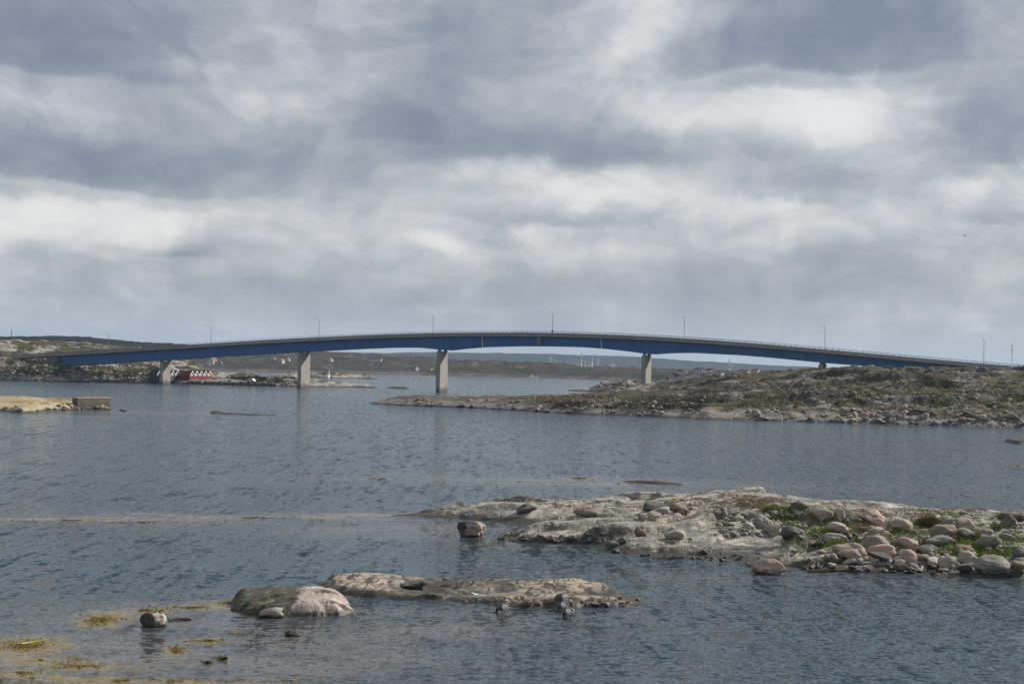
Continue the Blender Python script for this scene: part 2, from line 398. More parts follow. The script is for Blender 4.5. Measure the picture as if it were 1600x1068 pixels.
def cy_(L):
    out = []
    for a, b, Y in L:
        p = pd(a, b, Y); out.append((p.x, p.y, p.z))
    return out
def cYz(L): return [(xat(a, Y), Y, z) for a, Y, z in L]

# ------------------------------------------------------------------ water
def water_mat():
    m, t, b = newmat('sea_water'); g = t.n.new('ShaderNodeNewGeometry'); pos = g.outputs['Position']
    sx, sy, sz = t.sep(pos)
    # wind streaks and calm patches
    st = t.noise(t.vm('MULTIPLY', pos, (.012, .055, 1.0)), 1.0, 4, .6, .6)
    st2 = t.noise(t.vm('MULTIPLY', pos, (.10, .32, 1.0)), 1.0, 4, .6, .6)
    calm = None
    wpk = t.vm('MULTIPLY_ADD', t.vm('SUBTRACT', t.noise(pos, .9, 6, .65, out='Color'), (.5, .5, .5)), (2.2, 2.6, 0.0), pos)
    wp = t.vm('MULTIPLY_ADD', t.vm('SUBTRACT', t.noise(pos, .16, 5, .6, out='Color'), (.5, .5, .5)), (14.0, 9.0, 0.0), pos)
    for (px, py, rx, ry, amp) in CALM:
        p = pt(px, py); q = t.vm('MULTIPLY_ADD', wp, (1 / rx, 1 / ry, 0.0), (-p.x / rx, -p.y / ry, 0.0))
        v = t.math('MULTIPLY', t.math('POWER', .35, t.vm('DOT_PRODUCT', q, q)), amp)
        calm = v if calm is None else t.math('MAXIMUM', calm, v)
    calm = t.math('MULTIPLY', calm, t.mr(st2, .30, .62, .55, 1.15), clamp=True)
    A = t.vm('MULTIPLY', pos, (.70, 1.25, 1.0))
    def slope(sc, det, amp, dist=.5):
        c = t.vm('SUBTRACT', t.noise(A, sc, det, .6, dist, out='Color'), (.5, .5, .5))
        return t.vm('MULTIPLY', c, (amp, amp * 1.25, 0.0))
    sl_ = t.vm('ADD', slope(.10, 2, .22), t.vm('ADD', slope(.42, 3, .38), t.vm('ADD', slope(2.9, 4, 1.85, .5), slope(8.0, 2, .9))))
    B_ = t.vm('MULTIPLY', pos, (1.4, .21, 1.0))
    cB_ = t.vm('SUBTRACT', t.noise(B_, 1.0, 6, .62, .4, out='Color'), (.5, .5, .5))
    sl_ = t.vm('ADD', sl_, t.vm('MULTIPLY', cB_, (1.9, 1.8, 0.0)))
    gust = t.mr(st, .35, .65, .88, 1.12)
    s_ = t.math('MULTIPLY', gust, t.mr(calm, 0, 1, 1.0, .28))
    nrm = t.vm('NORMALIZE', t.vm('ADD', t.vm('MULTIPLY', sl_, t.comb(s_, s_, 0.0)), (0.0, 0.0, 1.0)))
    t.set(b.inputs['Normal'], nrm)
    deep = t.mix(t.mr(st, .35, .65), (.023, .049, .068), (.030, .061, .083))
    km = None
    for (px, py, rx, ry, amp) in KELP:
        p = pt(px, py); sc_ = F / p.y; k_ = 1.3 if (py > 900 and ry > 3) else 1.0; mx_ = k_ * rx / sc_; my_ = k_ * ry * p.y / sc_ / CAMH
        q = t.vm('MULTIPLY_ADD', wpk, (1 / mx_, 1 / my_, 0.0), (-p.x / mx_, -p.y / my_, 0.0))
        v = t.math('MULTIPLY', t.math('POWER', .40, t.vm('DOT_PRODUCT', q, q)), amp); km = v if km is None else t.math('MAXIMUM', km, v)
    kn = t.noise(t.vm('MULTIPLY', pos, (.8, .45, 1.0)), 5.0, 6, .78, .8)
    kmask = t.mr(t.math('MULTIPLY_ADD', t.math('SUBTRACT', kn, .5), 2.0, km), .24, .80)
    base = t.mix(calm, deep, (.085, .080, .078)); base = t.mix(t.math('MULTIPLY', kmask, .80), base, t.mix(kn, (.15, .105, .022), (.27, .20, .06)))
    t.set(b.inputs['Base Color'], base)
    b.inputs['IOR'].default_value = 1.333
    b.inputs['Roughness'].default_value = .12
    return m
KELP = [(160, 966, 34, 10, 1.30), (225, 953, 55, 5, .7), (300, 948, 60, 4, .75), (355, 942, 28, 5, .9), (545, 932, 22, 4, .5), (35, 1008, 60, 12, 1.10), (60, 1032, 90, 9, 0.85), (130, 1042, 110, 7, 0.65),
        (200, 1063, 200, 6, 0.91), (30, 1052, 60, 10, 0.78), (275, 1015, 18, 7, .95), (325, 1000, 34, 5, 0.78), (220, 1030, 60, 4, .45), (450, 1062, 70, 4, .4), (905, 747, 34, 2.2, .9), (600, 748, 45, 1.8, .5), (1590, 728, 24, 1.8, .8), (100, 811.5, 130, 1.9, 1.0), (300, 809, 120, 1.5, .9), (480, 806.5, 110, 1.5, .9), (590, 804, 60, 1.6, 1.0), (830, 750, 60, 1.5, .6), (970, 757, 90, 1.8, .6), (560, 795, 120, 1.4, .35)]
CALM = [(150, 811, 9, 1.3, 1.3), (400, 807, 11, 1.2, 1.3), (560, 804, 6, 1.5, 1.2), (250, 1030, 11, 6, 1.0), (60, 1010, 9, 6, .9), (450, 985, 9, 4, .9), (700, 960, 8, 3, .6), (300, 960, 8, 4, .8), (650, 830, 12, 6, .75), (300, 815, 22, 5, .55),
        (900, 850, 9, 3, .8), (900, 752, 26, 7, .75), (600, 750, 18, 5, .4), (1050, 765, 14, 5, .5), (260, 645, 22, 9, .55), (1250, 905, 18, 2.5, .4), (750, 805, 8, 3, .6), (100, 650, 14, 5, .6)]
M['water'] = water_mat()
rad = [3.0]
while rad[-1] < 30000: rad.append(rad[-1] * 1.09)
rad = np.array(rad); th = np.linspace(0, 2 * np.pi, 193)[:-1]
RR, TT = np.meshgrid(rad, th, indexing='ij')
V = np.stack([RR.ravel() * np.sin(TT.ravel()), RR.ravel() * np.cos(TT.ravel()), np.zeros(RR.size)], 1)
n_ = len(th); I = np.arange(RR.size).reshape(RR.shape)
q = np.stack([I[:-1].ravel(), np.roll(I, -1, 1)[:-1].ravel(), np.roll(I, -1, 1)[1:].ravel(), I[1:].ravel()], 1)[:, ::-1]
V = np.vstack([V, [[0, 0, 0]]])
wme = mesh_np('water', V, q)
tag(link('water', wme, M['water']), kind='structure')

# ------------------------------------------------------------------ far land
Zr = lambda X, Y, S: 0 * X
far_ridge = terrain('far_hills', bk([(-300, 5000), (1250, 5000), (1900, 5000), (1900, 6500), (-300, 6500)]),
    cy_([(-200, 545, 5700), (300, 548, 5700), (600, 552, 5700), (700, 552, 5700), (800, 553, 5700), (860, 553, 5700), (950, 557, 5700), (1050, 561, 5700), (1130, 566, 5700), (1200, 571, 5700), (1260, 576, 5700), (1330, 579, 5700), (1450, 580, 5700), (1600, 582, 5700), (1800, 584, 5700)]),
    40, 500, lambda X, Y, S: 5 * fbm(X, Y, .004, 4, 1) + 3 * fbm(X, Y, .03, 2, 2), M['farforest'], soft=120, below=2)
tag(far_ridge.o, kind='structure')
hill = terrain('forest_hill', bk([(-250, 1650), (200, 1700), (420, 1750), (470, 1900), (400, 2300), (-250, 2300)]),
    cy_([(-150, 528, 1900), (0, 530, 1900), (50, 527, 1900), (95, 525, 1900), (130, 526, 1900), (170, 530, 1900), (220, 536, 1900), (260, 540, 1900), (320, 545, 1900), (420, 555, 1900)]),
    7, 150, lambda X, Y, S: 2.0 * fbm(X, Y, .02, 3, 3) + 3.0 * (1 - worley(X, Y, .09, 4)[0]) - 1.5, M['forest'], soft=40, below=1)
tag(hill.o, kind='structure')
mid = terrain('heath_hills', sh([(180, 577), (300, 579), (420, 581), (560, 583.5), (700, 585.5), (790, 587)]) + bk([(830, 1700), (700, 2100), (150, 2100)]),
    cy_([(200, 556, 1700), (280, 553, 1700), (350, 551, 1750), (430, 547, 1750), (500, 549, 1750), (560, 551, 1750), (600, 553, 1750), (630, 559, 1700), (660, 563, 1700), (720, 566, 1750), (790, 575, 1700)])
    + cYz([(250, 1480, 6), (350, 1450, 5), (450, 1420, 7), (550, 1400, 6), (650, 1440, 5)]),
    6, 60, lambda X, Y, S: 4.0 * fbm(X, Y, .013, 5, 5) + blocks(X, Y, .03, 3.2, 6) + blocks(X, Y, .09, 1.3, 66) - 1.5, M['farland'], soft=60, below=1, wob=(14, .012))
tag(mid.o, kind='structure')
mid2 = terrain('low_isle', sh([(655, 585.5), (740, 587), (800, 588), (860, 590), (930, 592.5), (1000, 595), (1060, 597), (1200, 600), (1330, 602)]) + bk([(1400, 1500), (1300, 1750), (1000, 1650), (850, 1580), (680, 1600)]),
    cy_([(690, 565, 1400), (710, 561, 1400), (740, 560, 1400), (780, 564, 1400), (810, 566, 1400), (860, 570, 1400), (900, 576, 1350), (960, 579, 1350), (1020, 582, 1350), (1080, 583, 1400), (1150, 583, 1450), (1220, 584, 1450), (1320, 586, 1450)]),
    5, 70, lambda X, Y, S: 2.4 * fbm(X, Y, .02, 5, 8) + blocks(X, Y, .04, 2.2, 9) + blocks(X, Y, .11, .9, 67) - 1, M['farland'], soft=50, below=1, wob=(12, .014))
tag(mid2.o, kind='structure')
def skerry(name, front, back, ctrl, res, amp, mat, seed, edge=None):
    T = terrain(name, front + back, ctrl, res, edge or res * 10, lambda X, Y, S: blocks(X, Y, .8 / (res * 5), amp, seed) + amp * .6 * fbm(X, Y, .25 / res, 3, seed), mat, soft=res * 6, below=.4, wob=(res * 1.5, .2 / res))
    tag(T.o, kind='structure'); return T
sk1 = skerry('skerry', sh([(425, 588), (470, 589), (520, 590.5), (560, 591), (590, 592)]), bk([(585, 960), (540, 1000), (480, 1000), (430, 960)]),
    cy_([(450, 586, 920), (500, 584.5, 930), (530, 584, 930), (560, 587, 920)]), .9, 1.0, M['islerock'], 11)
sk2 = skerry('skerry', sh([(603, 606), (620, 607), (641, 607.5)]), bk([(640, 585), (605, 590)]), cYz([(620, 580, .7)]), .4, .3, M['reef'], 12)
islet = skerry('islet', sh([(885, 610), (930, 612), (960, 614), (1000, 614.5), (1030, 614)]), bk([(1030, 640), (940, 640), (900, 618)]),
    cy_([(945, 600, 612), (960, 601, 612), (985, 597, 615), (1000, 598, 615), (1020, 602, 615), (920, 609, 612)]), .6, 1.0, M['islerock'], 13, 8)

# left isle with boathouses
isle = terrain('left_island', sh([(-260, 588), (0, 594), (60, 595.5), (150, 596.5), (250, 598.5), (300, 600), (420, 603), (470, 604.5), (560, 605), (592, 606)]) +
    bk([(588, 596), (500, 625), (430, 660), (330, 700), (240, 900), (0, 980), (-260, 980)]),
    cy_([(-150, 540, 760), (0, 536, 760), (30, 534, 760), (60, 532.5, 760), (85, 538, 755), (105, 546, 740), (130, 567, 680), (160, 565, 680), (185, 564, 680), (210, 565, 680), (218, 572, 670), (355, 584, 660), (413, 589, 615), (445, 591, 615), (380, 594, 640)])
    + cYz([(-100, 604, 8.3), (0, 603, 8.3), (40, 600, 8.6), (75, 596, 8.6), (95, 600, 7.0), (120, 607, 3.4), (150, 620, 3.5), (0, 590, 4), (50, 590, 3.6), (110, 590, 2.2), (190, 600, 3), (240, 620, 1.8), (270, 620, 1.4), (300, 615, 1.3), (330, 620, 1.3), (470, 600, 1.2), (520, 596, .8), (560, 592, .6), (300, 660, 1.2), (400, 605, 1.2)]),
    .9, 9, lambda X, Y, S: (.9 * fbm(X, Y, .06, 4, 21) + blocks(X, Y, .16, 1.1, 22) + blocks(X, Y, .5, .4, 23)) * np.clip((700 - 0 * X) / 700, 0, 1) * np.where((X > -150) & (X < -108) & (Y < 640), .15, 1.0),
    M['islerock'], soft=9, below=.6, wob=(1.5, .12))
tag(isle.o, kind='structure')

# ------------------------------------------------------------------ right headland
def dz_head(X, Y, S):
    k = np.clip(S / 25, .35, 1)
    low = np.clip((X - 10) / 60, .38, 1)
    h_ = low * (.8 * fbm(X, Y, .035, 5, 31) * k + beds(X + .3 * Y, Y - .1 * X, 13, 2.2, 32) * k + beds(X - .3 * Y, Y + .2 * X, 5.5, 1.2, 33) + blocks(X, Y, .35, .55, 34) + .35 * fbm(X, Y, .5, 4, 35) - 1.0)
    return h_, np.maximum(bedmask(X + .3 * Y, Y - .1 * X, 13, 32), .8 * bedmask(X - .3 * Y, Y + .2 * X, 5.5, 33))
head = terrain('headland', sh([(575, 630), (620, 633), (700, 636), (800, 641), (860, 645), (930, 648), (1000, 650), (1100, 655), (1200, 657), (1300, 660), (1400, 663), (1500, 665.5), (1600, 668), (1800, 672)]) +
    bk([(1800, 620), (1200, 610), (1090, 560), (1040, 525), (995, 510), (960, 450), (900, 415), (800, 398), (700, 392), (620, 385), (580, 360)]),
    cy_([(620, 618, 365), (660, 616, 370), (700, 619, 372), (760, 623, 370), (800, 623, 370), (850, 621, 372), (900, 619, 378), (950, 617, 388), (1000, 613, 420), (1012, 615, 498), (1040, 607, 480), (1070, 600, 480), (1100, 597, 475), (1150, 591, 465), (1200, 585, 450), (1250, 582, 440), (1300, 579, 430), (1350, 574, 420), (1400, 575, 415),
         (1450, 577, 415), (1500, 578, 410), (1520, 576, 410), (1560, 577, 400), (1600, 579, 400), (1700, 577, 400), (1400, 586, 480), (1500, 580, 470), (1600, 577, 470)])
    + cYz([(1000, 360, 1.8), (900, 350, 1.7), (1050, 360, 3.0), (1050, 325, 2), (1100, 340, 3.8), (1150, 320, 3.0), (1200, 350, 5.0), (1200, 310, 2.4), (1300, 350, 5.6), (1300, 305, 2.6), (1400, 350, 6.4), (1400, 300, 3.0), (1500, 350, 6.8), (1500, 300, 3.2), (1600, 350, 7), (1600, 295, 3.2), (1700, 350, 7), (1300, 395, 9.5), (1400, 385, 10.2), (1500, 380, 9.8), (1600, 380, 9.8), (1200, 410, 7.6)]),
    .5, 9, dz_head, M['headland'], soft=9, below=.6, wob=(1.6, .16))
tag(head.o, kind='structure')
left_rock = terrain('lichen_islet', sh([(-90, 638), (0, 642), (30, 645), (58, 644), (75, 641), (110, 640), (145, 639), (175, 640)]) + bk([(172, 285), (120, 292), (0, 300), (-90, 300)]),
    cy_([(-60, 622, 280), (0, 622.5, 280), (30, 621, 280), (45, 621.5, 280), (62, 624, 278), (85, 627, 278), (110, 625, 280), (128, 628, 278), (145, 634, 276), (20, 634, 262)]),
    .18, 3.2, lambda X, Y, S: .15 * fbm(X, Y, .2, 4, 41) + beds(X, Y, 4.0, .7, 42, face=.15) + .06 * fbm(X, Y, 1.2, 3, 43) - .15, M['yellowrock'], soft=2.0, below=.4, wob=(.6, .4), prof=3)
tag(left_rock.o, kind='structure')
for (fr, ba, ct) in (([(328, 645), (350, 647.5), (400, 648.5), (436, 648.5)], [(436, 266.5), (400, 268), (334, 272.5)], [(338, 271, .5), (350, 269, .06), (380, 268, .05), (420, 266, .05)]),
                     ([(1568, 690), (1590, 693), (1640, 694)], [(1640, 222), (1580, 218)], [(1590, 214, .5), (1620, 214, .6)]),
                     ([(975, 753), (995, 754), (1040, 757), (1072, 757)], [(1070, 125.3), (1030, 126.6), (980, 127.6)], [(980, 127, .05), (1030, 125.5, .14), (1060, 124.8, .12)]),
                     ([(188, 642.5), (198, 643), (200, 642)], [(197, 274), (188, 274)], [(193, 270, .35)])):
    T = terrain('reef', sh(fr) + bk(ba), cYz(ct), .15, 1.0, lambda X, Y, S: blocks(X, Y, 1.0, .10, 44), M['reef'], soft=1, below=.3, wob=(.35, .6))
    tag(T.o, kind='structure')

# ------------------------------------------------------------------ near island
def dz_near(X, Y, S):
    u = X * .94 + Y * .34; v = -X * .34 + Y * .94     # slabs lie along a strike
    b1 = -.42 * np.abs(fbm(u * .5, v * 1.3, .15, 3, 51))
    fade = np.clip((X - 18) / 14, 0, 1)                                        # the boulder field is flatter
    j1, j2, cc, _a, _b = worley(u * .35 + .45 * fbm(X, Y, .4, 3, 71), v * .8 + .45 * fbm(X, Y, .4, 3, 72), .42, 73)
    jm = np.clip(1 - (j2 - j1) * 8, 0, 1) * np.clip(.6 + fbm(X, Y, .3, 2, 74) * 1.5, 0, 1)
    H_ = (b1 + .02 + beds(u, v, 3.4, 1.05, 58, face=.09) + beds(u * .9 + v * .2, v - u * .15, 1.3, .30, 59) - .22 * jm - .24 * np.clip((X + 1) / 8, 0, 1)) * (1 - .6 * fade) + .05 * fbm(X, Y, .9, 4, 55) + .02 * fbm(X, Y, 3.5, 3, 56)
    mk = np.maximum(jm * .8, np.maximum(bedmask(u, v, 3.4, 58, face=.09), .7 * bedmask(u * .9 + v * .2, v - u * .15, 1.3, 59))) + .35 * fade * np.clip(.5 + fbm(X, Y, .5, 3, 79) * 2, 0, 1)
    return H_, mk
near = terrain('island', sh([(610, 805.5), (660, 808), (720, 810), (780, 815), (830, 818), (866, 819), (850, 824), (812, 832), (777, 841), (800, 846), (835, 848), (885, 848), (930, 852), (958, 862), (1000, 868), (1050, 870), (1100, 873), (1160, 880), (1200, 889), (1260, 890), (1330, 892), (1400, 894), (1470, 897), (1520, 899), (1600, 905), (1700, 912), (1790, 908), (1860, 890), (1900, 868)]) +
    bk([(1960, 88), (1950, 94), (1850, 100), (1700, 103), (1500, 103), (1300, 103), (1180, 106), (1050, 106), (900, 103), (760, 98.5), (660, 96), (620, 94.6)]),
    cy_([(625, 804, 94.3), (640, 802.5, 94.5), (660, 799, 95), (700, 794, 95), (760, 789, 96), (830, 786, 97), (900, 785, 97), (960, 781, 97), (1020, 776, 97), (1080, 773, 97), (1150, 771, 97), (1190, 771, 96), (1230, 777, 96), (1280, 786, 96), (1330, 791, 96), (1400, 797, 96), (1470, 801, 96), (1540, 804, 97), (1600, 805, 97), (1680, 808, 97), (1780, 814, 97), (1880, 824, 95)])
    + cz([(820, 828, .45), (870, 822, .65), (930, 812, .9), (900, 835, .5), (960, 830, .75), (1000, 815, .95), (990, 850, .45), (1060, 830, .85), (1040, 860, .3), (1100, 850, .45), (1120, 815, 1.1), (1150, 795, 1.4), (1160, 860, .35), (1200, 850, .55), (1220, 880, .12), (1260, 870, .35), (1280, 830, .8), (1350, 880, .25), (1380, 830, .7), (1450, 885, .2), (1480, 840, .55), (1550, 890, .2), (1580, 840, .5), (1650, 880, .3), (1750, 880, .3), (1750, 850, .5), (1840, 860, .3), (760, 806, .4), (830, 805, .5)]),
    .13, 2.2, dz_near, M['granite'], soft=1.6, below=.4, wob=(.45, .5), prof=2.2)
tag(near.o, kind='structure')

# ------------------------------------------------------------------ foreground outcrops (things)
def dz_out(seed, k=1.0):
    def f(X, Y, S):
        u = X * .8 + Y * .6; v = -X * .6 + Y * .8
        h_ = k * (-.16 * np.abs(fbm(u * .4, v * 1.8, .55, 3, seed)) + beds(u, v, 1.1, .26, seed + 1) + .05 * fbm(X, Y, 1.4, 4, seed + 4) + .012 * fbm(X, Y, 5, 3, seed + 2) - .02)
        return h_, bedmask(u, v, 1.1, seed + 1, face=.10) * .9
    return f
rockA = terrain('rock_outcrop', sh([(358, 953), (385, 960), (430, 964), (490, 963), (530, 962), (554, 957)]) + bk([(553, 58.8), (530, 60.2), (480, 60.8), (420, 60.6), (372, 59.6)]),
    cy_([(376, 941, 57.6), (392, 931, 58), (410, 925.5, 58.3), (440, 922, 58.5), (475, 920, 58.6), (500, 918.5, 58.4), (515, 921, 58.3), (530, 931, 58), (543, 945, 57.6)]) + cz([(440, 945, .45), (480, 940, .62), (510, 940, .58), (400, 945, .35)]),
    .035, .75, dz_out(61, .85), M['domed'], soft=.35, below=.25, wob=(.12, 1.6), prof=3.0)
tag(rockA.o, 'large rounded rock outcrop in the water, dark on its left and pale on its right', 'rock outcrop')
rockB = terrain('rock_outcrop', sh([(488, 918), (515, 925), (548, 930), (600, 935), (650, 938), (700, 939), (745, 942), (775, 945), (820, 949), (870, 949), (930, 948), (975, 948), (1014, 944)]) +
    bk([(1006, 62.6), (960, 65), (880, 66.5), (800, 66), (720, 66), (650, 66.2), (580, 66.6), (520, 66)]),
    cy_([(500, 913, 63.6), (515, 906, 64), (535, 900, 64), (558, 896.5, 64), (590, 899, 64), (615, 903, 64), (635, 909, 64), (655, 918, 63.5), (690, 919, 63.5), (730, 917, 63.5), (765, 915, 63.5), (800, 914.5, 63.5), (835, 912, 63.5), (870, 909, 63.3), (900, 911, 63.3), (925, 917, 63), (955, 928, 62.5), (985, 938, 62), (1003, 942, 61.8)])
    + cz([(600, 925, .25), (570, 915, .42), (540, 918, .35), (640, 930, .16), (700, 930, .2), (760, 932, .25), (820, 935, .28), (880, 932, .38), (930, 934, .28), (970, 941, .12), (995, 943, .05)]),
    .045, .8, dz_out(64, .8), M['outcrop'], soft=.35, below=.25, wob=(.14, 1.4), prof=2.6)
tag(rockB.o, 'long low rock outcrop with pinkish slabs behind the feeding geese', 'rock outcrop')

# ------------------------------------------------------------------ boulders
def ico(sub):
    bm = bmesh.new(); bmesh.ops.create_icosphere(bm, subdivisions=sub, radius=1)
    V = np.array([v.co[:] for v in bm.verts]); Fc = np.array([[v.index for v in f.verts] for f in bm.faces]); bm.free(); return V, Fc
ICO = {s: ico(s) for s in (1, 2, 3, 4, 5)}
def boulder_geo(seed, sub, angular=.5):
    rs = np.random.RandomState(seed); V, Fc = ICO[sub]; V = V.copy(); D = V.copy(); r = np.ones(len(V))
    for i in range(14 if angular > .35 else 8):                      # cut by random planes
        n = rs.normal(size=3); n[2] *= .8; n /= np.linalg.norm(n); dd = rs.uniform(.90 - .45 * angular, .97)
        c = D @ n; lim = np.where(c > .05, dd / np.maximum(c, .05), 9); r = np.where(lim < r, lim * (.86 + .12 * angular) + r * (.14 - .12 * angular), r)
    # smooth-ish noise
    o = rs.uniform(0, 90, 3)
    for f, a in ((1.1, .13), (2.9, .06), (6.5, .022), (14, .010)):
        r += a * (vnoise(D[:, 0] * f + o[0], D[:, 1] * f + D[:, 2] * f * .7 + o[1], seed) + vnoise(D[:, 2] * f + o[2], D[:, 0] * f * .6 + D[:, 1] * f * .8 + o[0], seed + 3)) * .8
    V = D * r[:, None]; V -= (V.max(0) + V.min(0)) / 2; V /= (V.max(0) - V.min(0)) / 2
    return V, Fc
def bmat(name, a, b, lich=None, la=0.0, wet=.22, dark=.6, flank_shade=None):
    return rock_mat(name, a, b, (.055, .05, .045), 2.2, wet, lich, la, bump=.045, local=True, dark=dark, flank_shade=flank_shade)
BM = {
    'grey': bmat('boulder_grey', (.28, .262, .235), (.19, .18, .162), (.34, .33, .29), .2),
    'dark': bmat('boulder_dark', (.13, .125, .118), (.085, .08, .075), (.22, .215, .19), .1),
    'pale': bmat('boulder_pale', (.43, .40, .36), (.33, .31, .28)),
    'pink': bmat('boulder_pink', (.37, .265, .23), (.31, .235, .21), (.33, .31, .27), .1, dark=.45),
    'rose': bmat('boulder_rose', (.35, .285, .245), (.27, .235, .205), (.35, .33, .28), .1, dark=.5),
    'tan': bmat('boulder_tan', (.33, .285, .235), (.25, .22, .185)),
    'brown': bmat('boulder_brown', (.24, .18, .14), (.16, .13, .105)),
    'split': bmat('boulder_split', (.46, .42, .36), (.36, .33, .28), flank_shade=(pt(244, 978).x, 1)),  # dark left side is shade painted into the colour
    'lone': bmat('boulder_lone', (.36, .29, .24), (.26, .20, .17), flank_shade=(pt(728, 838).x, 1)),  # shaded left side painted dark
    'gold': bmat('boulder_lichen', (.36, .28, .25), (.27, .23, .21), (.50, .30, .03), .42),
}
def boulder(T, px, py, w_, h_, colr, label, ang=.5, seed=0, sub=4, sink=.16, group='boulders lying on the near island'):
    base = T.hit(px, py + h_ * .42) if T else pt(px, py + h_ * .42, 0)
    s = F / base.y; W_ = w_ / s; Hh = h_ / s * 1.04
    V, Fc = boulder_geo(seed, sub, min(ang + .28, 1.1))
    D_ = W_ * random.uniform(.7, .95)
    V = V * np.array([W_ / 2, D_ / 2, Hh / 2 * (1 + sink)]); V[:, 2] += Hh / 2 * (1 - sink)
    me = mesh_np('boulder', V, Fc)
    o = link('boulder', me, BM[colr], None, (base.x, base.y + D_ * .35, base.z - .01))
    o.rotation_euler = (random.uniform(-.12, .12), random.uniform(-.16, .16), random.uniform(-.3, .3))
    tag(o, label, 'boulder', group); return o
